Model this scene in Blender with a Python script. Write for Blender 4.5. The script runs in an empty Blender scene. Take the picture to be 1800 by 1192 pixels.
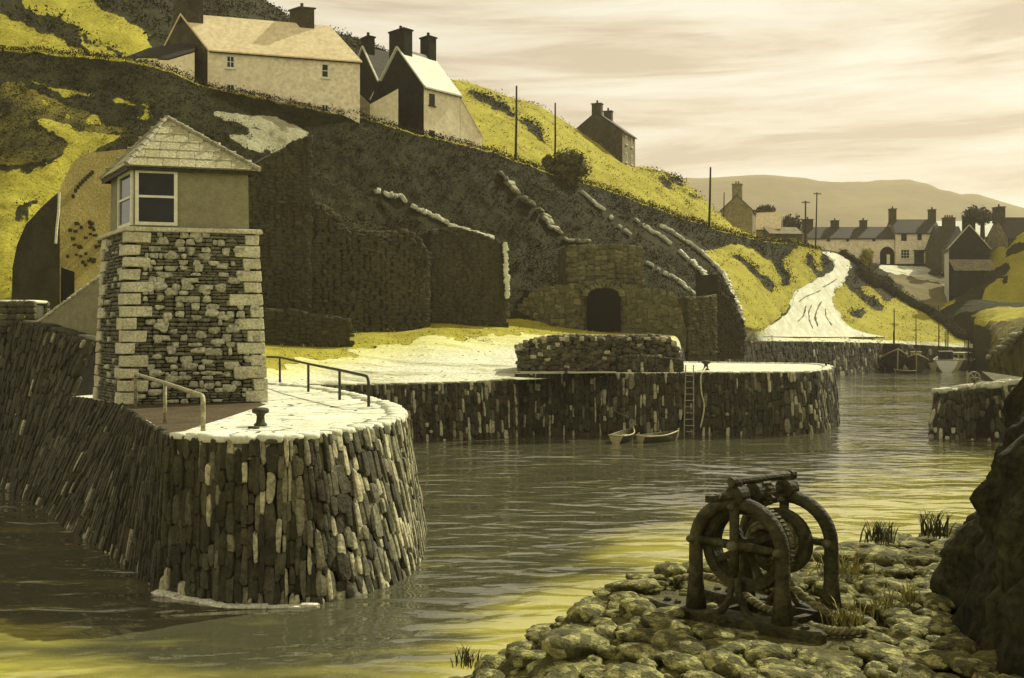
import bpy, math, random
import numpy as np
from mathutils import Vector, Matrix, noise
from mathutils.bvhtree import BVHTree

random.seed(7)
R = random.uniform
FL, EYE, HY = 1700.0, 6.7, 580.0
SC = bpy.context.scene
COL = SC.collection
V3 = Vector


def P(px, py, y):
    return V3(((px - 900) * y / FL, y, EYE - (py - HY) * y / FL))


def G(px, py, z):
    y = FL * (EYE - z) / (py - HY)
    return V3(((px - 900) * y / FL, y, z))


def fbm(x, y, z=0.0, o=4):
    return noise.fractal(V3((x, y, z)), 1.0, 2.0, o)


# ------------------------------------------------------------------ materials
def tone(c):
    return (c[0] * .98, c[1] * 1.03, c[2] * .93)


def mat(name, a, b=None, scale=1.5, rough=0.85, bump=0.0, bscale=8.0, light=None, spec=0.25, metal=0.0,
        stretch=(1, 1, 1), grain=0.35, gscale=14.0, bdist=0.08):
    m = bpy.data.materials.new(name)
    m.use_nodes = True
    a = tone(a)
    b = tone(b) if b else None
    light = tone(light) if light else None
    nt = m.node_tree
    N, L = nt.nodes, nt.links
    bs = N['Principled BSDF']
    tc = N.new('ShaderNodeTexCoord')
    mp = N.new('ShaderNodeMapping')
    mp.inputs['Scale'].default_value = stretch
    L.new(tc.outputs['Object'], mp.inputs['Vector'])
    b = b or tuple(c * 0.6 for c in a)
    n1 = N.new('ShaderNodeTexNoise')
    n1.inputs['Scale'].default_value = scale
    n1.inputs['Detail'].default_value = 6
    n1.inputs['Roughness'].default_value = 0.65
    L.new(mp.outputs[0], n1.inputs['Vector'])
    rp = N.new('ShaderNodeValToRGB')
    rp.color_ramp.elements[0].position = 0.36
    rp.color_ramp.elements[1].position = 0.64
    rp.color_ramp.elements[0].color = (*b, 1)
    rp.color_ramp.elements[1].color = (*a, 1)
    L.new(n1.outputs['Fac'], rp.inputs[0])
    col = rp.outputs[0]
    if light is not None:
        at = N.new('ShaderNodeAttribute')
        at.attribute_name = 'tint'
        mx = N.new('ShaderNodeMix')
        mx.data_type = 'RGBA'
        L.new(at.outputs['Fac'], mx.inputs['Factor'])
        L.new(col, mx.inputs[6])
        n3 = N.new('ShaderNodeTexNoise')
        n3.inputs['Scale'].default_value = scale * 4
        n3.inputs['Detail'].default_value = 4
        L.new(mp.outputs[0], n3.inputs['Vector'])
        r3 = N.new('ShaderNodeValToRGB')
        r3.color_ramp.elements[0].position = 0.3
        r3.color_ramp.elements[1].position = 0.6
        r3.color_ramp.elements[0].color = (*[c * 0.55 for c in light], 1)
        r3.color_ramp.elements[1].color = (*light, 1)
        L.new(n3.outputs['Fac'], r3.inputs[0])
        L.new(r3.outputs[0], mx.inputs[7])
        col = mx.outputs[2]
    if grain > 0:
        n2 = N.new('ShaderNodeTexNoise')
        n2.inputs['Scale'].default_value = gscale
        n2.inputs['Detail'].default_value = 3
        L.new(tc.outputs['Object'], n2.inputs['Vector'])
        mr = N.new('ShaderNodeMapRange')
        mr.inputs['From Min'].default_value = 0.3
        mr.inputs['From Max'].default_value = 0.7
        mr.inputs['To Min'].default_value = 1 - grain
        mr.inputs['To Max'].default_value = 1 + grain
        L.new(n2.outputs['Fac'], mr.inputs[0])
        mm = N.new('ShaderNodeMix')
        mm.data_type = 'RGBA'
        mm.blend_type = 'MULTIPLY'
        mm.inputs['Factor'].default_value = 1
        L.new(col, mm.inputs[6])
        L.new(mr.outputs[0], mm.inputs[7])
        col = mm.outputs[2]
    L.new(col, bs.inputs['Base Color'])
    bs.inputs['Roughness'].default_value = rough
    bs.inputs['Specular IOR Level'].default_value = spec
    bs.inputs['Metallic'].default_value = metal
    if bump > 0:
        nb = N.new('ShaderNodeTexNoise')
        nb.inputs['Scale'].default_value = bscale
        nb.inputs['Detail'].default_value = 7
        L.new(mp.outputs[0], nb.inputs['Vector'])
        bp = N.new('ShaderNodeBump')
        bp.inputs['Strength'].default_value = bump
        bp.inputs['Distance'].default_value = bdist
        L.new(nb.outputs['Fac'], bp.inputs['Height'])
        L.new(bp.outputs[0], bs.inputs['Normal'])
    return m


MT = {
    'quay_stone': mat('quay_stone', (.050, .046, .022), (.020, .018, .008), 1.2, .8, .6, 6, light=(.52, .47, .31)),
    'rubble': mat('rubble', (.115, .104, .06), (.055, .05, .027), 2.0, .85, .5, 9, light=(.54, .51, .38)),
    'mortar': mat('mortar', (.022, .019, .010), (.010, .009, .005), 2.0, .95, .5, 9),
    'quoin': mat('quoin', (.60, .56, .40), (.44, .40, .27), 1.5, .85, .5, 7),
    'limewash': mat('limewash', (.72, .70, .60), (.54, .515, .40), 1.2, .85, .4, 6, grain=.12),
    'render': mat('render', (.29, .265, .165), (.22, .20, .12), 3.0, .9, .35, 22, grain=.22, gscale=30),
    'white_paint': mat('white_paint', (.80, .78, .66), (.68, .65, .52), 3, .55, .05, grain=.08),
    'slate_pale': mat('slate_pale', (.42, .38, .23), (.33, .295, .17), 3, .75, .25, 10, light=(.55, .51, .34)),
    'lead': mat('lead', (.34, .31, .22), (.24, .22, .15), 2, .6, .2, 8),
    'glass': mat('glass', (.018, .017, .010), (.010, .010, .006), 2, .12, 0, spec=.25, grain=0),
    'iron': mat('iron', (.080, .072, .030), (.028, .025, .010), 6, .7, .45, 30, spec=.22, metal=0, light=(.16, .14, .06)),
    'bolt': mat('bolt', (.15, .135, .07), (.06, .053, .025), 9, .6, .2, 30),
    'iron_pale': mat('iron_pale', (.40, .36, .24), (.22, .19, .11), 5, .6, .2, 20),
    'rail_dark': mat('rail_dark', (.045, .04, .022), (.025, .022, .012), 5, .6, .2, 20),
    'soil_shade': mat('soil_shade', (.085, .058, .026), (.045, .032, .013), 1.2, .95, .6, 7),
    'house_cream': mat('house_cream', (.90, .79, .58), (.78, .67, .47), .8, .9, .15, 4, grain=.14, gscale=2.5),
    'house_tan': mat('house_tan', (.92, .80, .60), (.80, .68, .48), .8, .9, .15, 4, grain=.2, gscale=2.5),
    'house_dark': mat('house_dark', (.085, .07, .042), (.05, .042, .024), .7, .95, .3, 4, gscale=3),
    'house_black': mat('house_black', (.030, .027, .016), (.016, .015, .009), .7, .95, .3, 4, gscale=3),
    'house_brown': mat('house_brown', (.25, .21, .13), (.17, .14, .085), .7, .95, .3, 4, gscale=3),
    'roof_cream': mat('roof_cream', (.78, .65, .42), (.68, .55, .34), .6, .85, .1, 4, grain=.14, gscale=2.5),
    'roof_white': mat('roof_white', (.70, .69, .62), (.62, .60, .52), .6, .8, .1, 4, grain=.08),
    'roof_dark': mat('roof_dark', (.050, .043, .024), (.030, .026, .014), 1.0, .8, .3, 5, stretch=(1, 1, 3)),
    'brick_tan': mat('brick_tan', (.34, .27, .095), (.26, .21, .08), .8, .95, .3, 6, light=(.06, .05, .02)),
    'ruin_dark': mat('ruin_dark', (.060, .055, .027), (.033, .030, .0135), .5, .95, .6, 3, light=(.085, .075, .036)),
    'ruin_mid': mat('ruin_mid', (.135, .12, .062), (.06, .053, .027), 1.0, .95, .7, 3, light=(.22, .19, .10)),
    'black': mat('black', (.010, .009, .005), (.006, .006, .003), 2, .95, 0, grain=0),
    'pole': mat('pole', (.035, .029, .014), (.02, .017, .008), 3, .9, .2, 9),
    'wall_top': mat('wall_top', (.68, .66, .54), (.50, .475, .36), 1.2, .9, .5, 4),
    'wall_top_grey': mat('wall_top_grey', (.30, .28, .19), (.23, .21, .13), .5, .9, .4, 4),
    'rock': mat('rock', (.115, .104, .034), (.034, .031, .010), 1.8, .9, .5, 6, light=(.38, .345, .13), grain=.3),
    'cliff': mat('cliff', (.048, .044, .017), (.013, .012, .005), 1.3, .95, 1.0, 5, stretch=(1, 1, .4), grain=.5, gscale=16, bdist=.22),
    'turf': mat('turf', (.15, .125, .035), (.085, .07, .018), 1.5, .95, .6, 9),
    'shrub_leaf': mat('shrub_leaf', (.10, .085, .022), (.06, .05, .014), .8, .9, 0, light=(.17, .145, .035), gscale=3),
    'tree_leaf': mat('tree_leaf', (.050, .040, .020), (.032, .026, .013), .8, .9, 0, light=(.10, .08, .04), gscale=3),
    'scrub_leaf': mat('scrub_leaf', (.034, .032, .009), (.019, .018, .005), .2, 1, 0, light=(.075, .066, .026), gscale=2, spec=.04),
    'blade': mat('blade', (.24, .20, .05), (.12, .10, .025), 2, .8, 0, light=(.42, .36, .12)),
    'blade_dark': mat('blade_dark', (.085, .078, .022), (.05, .045, .014), 2, .8, 0),
    'grass_leaf': mat('grass_leaf', (.32, .28, .04), (.23, .20, .03), .5, .9, 0, light=(.42, .37, .07), gscale=2, spec=.05),
    'rope': mat('rope', (.17, .145, .06), (.07, .06, .024), 9, .9, .3, 40, light=(.34, .30, .15)),
    'hull_dark': mat('hull_dark', (.030, .027, .014), (.018, .016, .009), 2, .5, .1),
    'hull_olive': mat('hull_olive', (.085, .075, .035), (.06, .052, .024), 2, .5, .1),
    'hull_tan': mat('hull_tan', (.46, .39, .21), (.38, .32, .17), 2, .5, .1),
    'hull_white': mat('hull_white', (.90, .88, .78), (.84, .81, .70), 2, .5, .1, grain=.08),
    'wood': mat('wood', (.14, .115, .055), (.08, .066, .03), 4, .7, .2),
    'hill_far': mat('hill_far', (.22, .17, .075), (.15, .115, .05), .006, 1, 0, grain=.08, gscale=.06),
}


# ------------------------------------------------------------------ mesh builder
def _template():
    vs, fs, idx = [], [], {}
    n = 3
    for ax in range(3):
        for s in (-1, 1):
            for i in range(n):
                for j in range(n):
                    q = []
                    for (a, c) in ((i, j), (i + 1, j), (i + 1, j + 1), (i, j + 1)):
                        p = [0, 0, 0]
                        p[ax] = s
                        p[(ax + 1) % 3] = -1 + 2 * a / n
                        p[(ax + 2) % 3] = -1 + 2 * c / n
                        k = tuple(round(x, 4) for x in p)
                        if k not in idx:
                            idx[k] = len(vs)
                            vs.append(k)
                        q.append(idx[k])
                    fs.append(tuple(q if s > 0 else q[::-1]))
    out = []
    for v in vs:
        e = 6.5
        l = (abs(v[0]) ** e + abs(v[1]) ** e + abs(v[2]) ** e) ** (1 / e)
        out.append(tuple(c / l for c in v))
    return out, fs


ST_V, ST_F = _template()


class MB:
    def __init__(self):
        self.v, self.f, self.t = [], [], []

    def add(self, vs, fs, tint=0.0):
        o = len(self.v)
        self.v += [tuple(x) for x in vs]
        self.f += [tuple(i + o for i in f) for f in fs]
        self.t += [tint] * len(fs)

    def hexa(self, p, tint=0.0):  # 4 bottom (ccw from above) + 4 top
        self.add(p, [(0, 3, 2, 1), (4, 5, 6, 7), (0, 1, 5, 4), (1, 2, 6, 5), (2, 3, 7, 6), (3, 0, 4, 7)], tint)

    def box(self, c, sx, sy, sz, ux=V3((1, 0, 0)), uy=V3((0, 1, 0)), uz=V3((0, 0, 1)), tint=0.0):
        c = V3(c)
        p = []
        for z in (-1, 1):
            for x, y in ((-1, -1), (1, -1), (1, 1), (-1, 1)):
                p.append(c + ux * (x * sx / 2) + uy * (y * sy / 2) + uz * (z * sz / 2))
        self.hexa(p, tint)

    def tube(self, pts, r, n=8, tint=0.0, cap=True):
        pts = [V3(p) for p in pts]
        rs = r if isinstance(r, (list, tuple)) else [r] * len(pts)
        vs, fs = [], []
        up = V3((0, 0, 1))
        t0 = (pts[1] - pts[0]).normalized()
        a = t0.cross(up)
        if a.length < 1e-3:
            a = t0.cross(V3((1, 0, 0)))
        a.normalize()
        for i, p in enumerate(pts):
            t = (pts[min(i + 1, len(pts) - 1)] - pts[max(i - 1, 0)]).normalized()
            a = (a - t * a.dot(t)).normalized()
            b = t.cross(a)
            for k in range(n):
                th = 2 * math.pi * k / n
                vs.append(p + (a * math.cos(th) + b * math.sin(th)) * rs[i])
        for i in range(len(pts) - 1):
            for k in range(n):
                k2 = (k + 1) % n
                fs.append((i * n + k, i * n + k2, (i + 1) * n + k2, (i + 1) * n + k))
        if cap:
            fs.append(tuple(range(n))[::-1])
            fs.append(tuple((len(pts) - 1) * n + k for k in range(n)))
        self.add(vs, fs, tint)

    def lathe(self, c, axis, prof, n=20, tint=0.0):  # prof: (along, radius)
        axis = V3(axis).normalized()
        pts = [V3(c) + axis * a for a, r in prof]
        t = axis
        a = t.cross(V3((0, 0, 1)))
        if a.length < 1e-3:
            a = V3((1, 0, 0))
        a.normalize()
        b = t.cross(a)
        vs, fs = [], []
        for (p, (_, r)) in zip(pts, prof):
            for k in range(n):
                th = 2 * math.pi * k / n
                vs.append(p + (a * math.cos(th) + b * math.sin(th)) * max(r, .0005))
        for i in range(len(prof) - 1):
            for k in range(n):
                k2 = (k + 1) % n
                fs.append((i * n + k, i * n + k2, (i + 1) * n + k2, (i + 1) * n + k))
        fs.append(tuple(range(n))[::-1])
        fs.append(tuple((len(prof) - 1) * n + k for k in range(n)))
        self.add(vs, fs, tint)

    def stone(self, c, u, v, n, w, h, d, tint=0.0, j=0.10, taper=(.25, .18), flame=0.0):
        c = V3(c)
        th = R(-.05, .05)
        u, v = u * math.cos(th) + v * math.sin(th), v * math.cos(th) - u * math.sin(th)
        tx, ty = R(-taper[0], taper[0]), R(-taper[1], taper[1])
        bow = R(-.12, .12)
        vs = []
        for x, y, z in ST_V:
            x2 = x * (1 + tx * y) * (1 - flame * y * y) + bow * y * y + R(-j, j)
            y2 = y * (1 + ty * x) + R(-j, j)
            vs.append(c + u * (x2 * w / 2) + v * (y2 * h / 2) + n * (z * d / 2))
        self.add(vs, ST_F, tint)

    def build(self, name, material, parent=None, origin=None, smooth=False):
        me = bpy.data.meshes.new(name)
        o = bpy.data.objects.new(name, me)
        if parent is not None:
            org = ROOT_LOC[parent.name]
            o.parent = parent
            ROOT_LOC[o.name] = org
        else:
            org = V3(origin) if origin is not None else V3((0, 0, 0))
            o.location = org
            ROOT_LOC[o.name] = org
        a = np.array(self.v, dtype=np.float64) - np.array(org)
        me.from_pydata(a.tolist(), [], self.f)
        at = me.attributes.new('tint', 'FLOAT', 'FACE')
        at.data.foreach_set('value', np.array(self.t, dtype=np.float32))
        if smooth:
            me.polygons.foreach_set('use_smooth', [True] * len(me.polygons))
        me.materials.append(material if not isinstance(material, str) else MT[material])
        me.validate()
        me.update()
        COL.objects.link(o)
        ROOT_LOC[o.name] = org
        return o


ROOT_LOC = {}


def tag(o, label=None, cat=None, group=None, kind=None):
    if label:
        o['label'] = label
    if cat:
        o['category'] = cat
    if group:
        o['group'] = group
    if kind:
        o['kind'] = kind
    return o


def thing(name, label, cat, loc, group=None):
    o = bpy.data.objects.new(name, None)
    o.empty_display_size = .3
    COL.objects.link(o)
    o.location = loc
    ROOT_LOC[o.name] = V3(loc)
    return tag(o, label, cat, group)


def resample(pts, step):
    out = [V3(pts[0])]
    for a, b in zip(pts[:-1], pts[1:]):
        a, b = V3(a), V3(b)
        n = max(1, int(round((b - a).length / step)))
        for i in range(1, n + 1):
            out.append(a.lerp(b, i / n))
    return out


def smooth_path(pts, n=8):
    pts = [V3(p) for p in pts]
    ext = [pts[0] * 2 - pts[1]] + pts + [pts[-1] * 2 - pts[-2]]
    out = []
    for i in range(1, len(ext) - 2):
        p0, p1, p2, p3 = ext[i - 1:i + 3]
        for k in range(n):
            t = k / n
            out.append(.5 * ((2 * p1) + (p2 - p0) * t + (2 * p0 - 5 * p1 + 4 * p2 - p3) * t * t + (3 * p1 - p0 - 3 * p2 + p3) * t ** 3))
    out.append(pts[-1])
    return out


def ico(sub):
    import bmesh
    bm = bmesh.new()
    bmesh.ops.create_icosphere(bm, subdivisions=sub, radius=1)
    vs = [tuple(v.co) for v in bm.verts]
    fs = [tuple(v.index for v in f.verts) for f in bm.faces]
    bm.free()
    return vs, fs


ICO = {s: ico(s) for s in (1, 2, 3, 4)}
# ------------------------------------------------------------------ terrain
STEP = 4
COLS = np.arange(-120, 1901, STEP, dtype=float)


def line(pts, sm=2):
    a = np.array(pts, float)
    y = np.interp(COLS, a[:, 0], a[:, 1])
    d = np.interp(COLS, a[:, 0], a[:, 2])
    if sm:
        k = np.ones(2 * sm + 1) / (2 * sm + 1)
        y = np.convolve(np.pad(y, sm, 'edge'), k, 'valid')
        d = np.convolve(np.pad(d, sm, 'edge'), k, 'valid')
    return d, EYE - (y - HY) * d / FL          # depth, height per column


LE = line([(-120, 552, 60.3), (0, 560, 45.7), (75, 573, 43), (160, 603, 40.6), (168, 668, 46), (215, 672, 50), (440, 672, 50), (560, 679, 55),
           (700, 677, 58), (850, 673, 60), (905, 668, 61), (1000, 664, 62.4), (1085, 659, 63), (1186, 657, 64), (1200, 602, 105),
           (1300, 600, 120), (1450, 601, 140), (1560, 604, 160), (1620, 607, 166), (1700, 612, 168), (1900, 620, 170)], 0)
LF = line([(-120, 548, 62), (0, 545, 60), (60, 548, 61), (100, 560, 62), (165, 590, 64), (300, 598, 68), (470, 600, 72), (560, 594, 76),
           (640, 577, 82), (700, 576, 85), (765, 563, 88), (830, 567, 91), (900, 568, 94), (1050, 579, 99), (1200, 578, 107), (1310, 573, 116),
           (1345, 582, 128), (1400, 592, 145), (1480, 595, 152), (1560, 598, 163), (1640, 601, 168), (1700, 604, 170), (1900, 610, 173)], 7)
LT = line([(-120, 68, 84), (0, 84, 85), (110, 95, 88), (220, 108, 90), (290, 125, 92), (360, 150, 95), (480, 178, 98), (610, 199, 101),
           (720, 228, 106), (850, 266, 114), (960, 300, 122), (1050, 326, 132), (1150, 366, 142), (1260, 404, 155), (1340, 424, 168),
           (1400, 430, 176), (1440, 441, 184), (1470, 441, 192), (1500, 452, 197), (1540, 466, 215), (1600, 468, 222), (1660, 470, 224), (1740, 472, 226), (1900, 472, 228)], 4)
LR = line([(-120, -300, 160), (0, -260, 160), (200, -190, 160), (330, -60, 163), (420, -25, 166), (470, 2, 170), (520, 36, 170), (560, 48, 170), (620, 62, 170),
           (700, 100, 172), (800, 144, 172), (850, 151, 171), (900, 169, 170), (950, 187, 170), (1020, 228, 172), (1070, 264, 176),
           (1113, 293, 180), (1140, 294, 181), (1170, 300, 182), (1205, 318, 182), (1235, 345, 182), (1260, 374, 184), (1290, 402, 188), (1340, 420, 192),
           (1400, 428, 200), (1440, 438, 206), (1540, 463, 240), (1660, 466, 246), (1900, 466, 250)], 1)
LT2 = (LT[0] + 6, LT[1] + .3)
w_r = np.clip((COLS - 1400) / 60, 0, 1)
LM = (LF[0] * .5 + LT[0] * .5 + 1.0, LF[1] * .5 + LT[1] * .5 - (LT[1] - LF[1]) * .03)
LU = (LT2[0] * .55 + LR[0] * .45, LT2[1] * .55 + LR[1] * .45 + (LR[1] - LT2[1]) * .05)
LB = (LR[0] + 30, LR[1] - 14)
SEG = [(LE, LF, 30, 'yard'), (LF, LM, 36, 'low'), (LM, LT, 36, 'high'), (LT, LT2, 6, 'ter'), (LT2, LU, 34, 'up'), (LU, LR, 34, 'up2'), (LR, LB, 5, 'back')]
rowsY, rowsZ, rowK, rowV = [], [], [], []
for si, (a, b, n, k) in enumerate(SEG):
    for i in range(n + (1 if si == len(SEG) - 1 else 0)):
        t = i / n
        rowsY.append(a[0] * (1 - t) + b[0] * t)
        rowsZ.append(a[1] * (1 - t) + b[1] * t)
        rowK.append(k)
        rowV.append(t)
RY, RZ = np.array(rowsY), np.array(rowsZ)
NR, NC = RY.shape
RX = (COLS[None, :] - 900) * RY / FL
PYY = HY + (EYE - RZ) * FL / RY
PXX = np.broadcast_to(COLS[None, :], RY.shape)


def inpoly(px, py, poly):
    c = np.zeros(px.shape, bool)
    n = len(poly)
    for i in range(n):
        x1, y1 = poly[i]
        x2, y2 = poly[(i + 1) % n]
        if y1 == y2:
            continue
        m = ((y1 > py) != (y2 > py)) & (px < (x2 - x1) * (py - y1) / (y2 - y1) + x1)
        c ^= m
    return c


# ground cover by area: turf, scrub, bare ground, slab; dark scrub areas hold painted shade
GRASS = [
    [(0, 290), (45, 300), (90, 300), (110, 283), (125, 262), (95, 245), (60, 220), (100, 222), (150, 236), (215, 242), (190, 265), (160, 285), (120, 330), (95, 350), (60, 380), (30, 420), (20, 545), (-120, 560), (-120, 300)],
    [(18, 138), (50, 143), (62, 147), (75, 146), (110, 152), (150, 158), (185, 168), (205, 164), (240, 175), (277, 189), (250, 187), (205, 176), (165, 166), (120, 165), (95, 157), (60, 150), (30, 149)],
    [(76, 160), (98, 162), (100, 172), (80, 170)], [(58, 174), (80, 178), (102, 192), (80, 186)], [(107, 192), (126, 198), (128, 210), (112, 204)],
    [(135, 201), (170, 204), (195, 222), (170, 214), (138, 208)], [(228, 192), (262, 196), (266, 206), (235, 202)],
    [(1235, 442), (1262, 434), (1298, 430), (1322, 440), (1345, 458), (1380, 452), (1400, 436), (1440, 440), (1452, 470), (1430, 500), (1395, 530), (1365, 562), (1345, 582), (1306, 576), (1296, 540), (1282, 500), (1262, 468)],
    [(1480, 480), (1510, 500), (1535, 508), (1560, 535), (1580, 515), (1610, 535), (1660, 565), (1690, 580), (1705, 606), (1560, 606), (1500, 592), (1468, 560), (1462, 525)],
]
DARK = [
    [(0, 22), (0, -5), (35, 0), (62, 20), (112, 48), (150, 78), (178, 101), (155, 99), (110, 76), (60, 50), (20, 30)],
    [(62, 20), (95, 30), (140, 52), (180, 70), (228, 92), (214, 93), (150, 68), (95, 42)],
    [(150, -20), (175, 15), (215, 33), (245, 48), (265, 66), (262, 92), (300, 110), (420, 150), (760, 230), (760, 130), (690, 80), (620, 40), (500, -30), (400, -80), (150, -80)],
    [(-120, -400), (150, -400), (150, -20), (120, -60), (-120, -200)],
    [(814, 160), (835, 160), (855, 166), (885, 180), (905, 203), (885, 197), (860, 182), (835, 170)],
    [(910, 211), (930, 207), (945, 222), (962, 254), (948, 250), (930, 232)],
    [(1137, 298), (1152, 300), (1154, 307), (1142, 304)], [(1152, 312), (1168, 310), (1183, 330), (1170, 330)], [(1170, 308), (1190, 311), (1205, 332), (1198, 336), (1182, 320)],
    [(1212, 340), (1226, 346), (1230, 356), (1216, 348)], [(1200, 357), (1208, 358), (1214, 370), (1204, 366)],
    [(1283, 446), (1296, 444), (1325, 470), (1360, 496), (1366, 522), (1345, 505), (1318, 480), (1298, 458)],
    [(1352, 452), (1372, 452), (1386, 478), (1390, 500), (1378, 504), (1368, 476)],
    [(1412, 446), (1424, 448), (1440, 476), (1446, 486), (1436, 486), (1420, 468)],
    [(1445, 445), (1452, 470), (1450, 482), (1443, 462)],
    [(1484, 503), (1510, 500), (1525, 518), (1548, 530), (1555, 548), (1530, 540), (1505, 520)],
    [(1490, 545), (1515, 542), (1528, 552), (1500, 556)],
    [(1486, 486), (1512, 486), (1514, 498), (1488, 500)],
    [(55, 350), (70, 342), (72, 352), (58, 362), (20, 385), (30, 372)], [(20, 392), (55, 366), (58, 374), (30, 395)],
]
BROWN = [[(1556, 478), (1600, 485), (1668, 503), (1710, 514), (1745, 545), (1650, 548), (1600, 524)]]
OLIVE = [[(0, 150), (40, 150), (90, 175), (200, 215), (240, 235), (150, 235), (60, 218), (40, 225), (95, 250), (120, 265), (105, 285), (60, 295), (0, 285), (-120, 280), (-120, 150)]]
PALE = [[(1540, 466), (1660, 466), (1668, 503), (1602, 486), (1560, 477)]]
SLAB = [[(365, 195), (400, 200), (490, 208), (545, 235), (520, 255), (500, 262), (485, 242), (440, 225), (400, 215), (375, 205)],
        [(432, 228), (480, 240), (510, 258), (480, 272), (462, 262), (440, 248)], [(385, 231), (420, 240), (470, 272), (448, 274), (420, 258)]]

ROAD = [(1300, 1560, 594), (1330, 1525, 588), (1345, 1500, 580), (1362, 1486, 570), (1382, 1474, 555), (1393, 1464, 540), (1396, 1462, 525), (1402, 1466, 512), (1418, 1474, 502), (1440, 1484, 492), (1462, 1490, 480), (1468, 1494, 470), (1466, 1490, 460), (1456, 1482, 452), (1446, 1470, 447), (1444, 1458, 444)]
PALE.append([(l - 3, y) for l, r_, y in ROAD] + [(r_ + 3, y) for l, r_, y in ROAD[::-1]])
cover = np.zeros((NR, NC, 4), np.float32)
cover[..., 3] = 1
VX, VY, VZ = RX.copy(), RY.copy(), RZ.copy()
jx, jy = np.zeros((NR, NC)), np.zeros((NR, NC))
for r in range(NR):
    k, t = rowK[r], rowV[r]
    amp = {'yard': .05, 'low': .9, 'high': .9, 'ter': .35, 'up': .8, 'up2': .8, 'back': .5}[k]
    if k == 'low':
        amp *= min(1, .12 + t * 2.5)
    if k == 'high':
        amp *= min(1, .3 + (1 - t) * 2)
    if k == 'yard':
        amp *= min(1, t * 4)
    for c in range(NC):
        x, y, z = VX[r, c], VY[r, c], VZ[r, c]
        q = COLS[c]
        a = amp * (1.0 if q < 1330 else .45)
        n1 = fbm(x * .13, y * .13, z * .13, 5)
        n2 = fbm(x * .9 + 5, y * .9, z * .9, 3)
        VZ[r, c] += a * (n1 * .9 + n2 * .28)
        if k in ('low', 'high', 'up', 'up2'):
            VY[r, c] += a * .5 * n2
        jx[r, c] = 7 * fbm(x * .35, z * .35 + 9, y * .35, 3)
        jy[r, c] = 5 * fbm(x * .35 + 31, z * .35, y * .35, 3)
MX, MY = PXX + jx, PYY + jy
ks = np.array(rowK)[:, None]
vs_ = np.array(rowV)[:, None]
land = (ks != 'yard')
up = np.isin(ks, ['ter', 'up', 'up2', 'back'])
grass = np.broadcast_to(up, (NR, NC)).copy()
grass |= np.broadcast_to((ks == 'low') & (vs_ < .03), (NR, NC)) & (PXX > 380) & (PXX < 1340)
for p in GRASS:
    grass |= inpoly(MX, MY, p) & land
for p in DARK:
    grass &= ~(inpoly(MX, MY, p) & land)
yard = np.broadcast_to(ks == 'yard', (NR, NC))
edge = np.interp(COLS, [-120, 430, 470, 620, 700, 900, 1200, 1340, 1345, 1900], [0, .0, .30, .55, .62, .72, .76, .86, 1.2, 1.2])[None, :]
nz = jx / 7
yg = yard & ((vs_ + nz * .16) > edge)
# slope of dark scrub running down from the hedge to the harbour on the far side
pale = yard & ~yg
for p in PALE:
    pale |= inpoly(MX, MY, p) & land
brown = np.zeros((NR, NC), bool)
for p in BROWN:
    brown |= inpoly(MX, MY, p) & land & ~pale
slab = np.zeros((NR, NC), bool)
for p in SLAB:
    slab |= inpoly(MX, MY, p) & land
olive = np.zeros((NR, NC), bool)
for p in OLIVE:
    olive |= inpoly(MX, MY, p) & land & ~grass
grass |= yg
farside = (PXX > 1440) & up & (ks != 'yard')
grass &= ~farside
cover[..., 0] = grass & ~pale
cover[..., 1] = pale
cover[..., 2] = brown & ~grass
cover[..., 3] = np.where(slab, .5, np.where(olive, .25, 1.0))


def blur(a):
    for _ in range(2):
        p = np.pad(a, ((1, 1), (1, 1)), 'edge')
        a = (p[:-2, 1:-1] + p[2:, 1:-1] + p[1:-1, :-2] + p[1:-1, 2:] + 2 * p[1:-1, 1:-1]) / 6
    return a


soft = np.stack([blur(cover[..., 0].astype(float)), blur(cover[..., 1].astype(float)), blur(cover[..., 2].astype(float)), np.ones((NR, NC))], -1)
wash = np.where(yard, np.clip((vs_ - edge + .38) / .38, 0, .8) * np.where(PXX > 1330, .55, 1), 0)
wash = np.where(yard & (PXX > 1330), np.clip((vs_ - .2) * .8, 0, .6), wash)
soft2 = np.stack([blur(slab.astype(float)), blur(olive.astype(float)), wash, np.ones((NR, NC))], -1)


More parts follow.
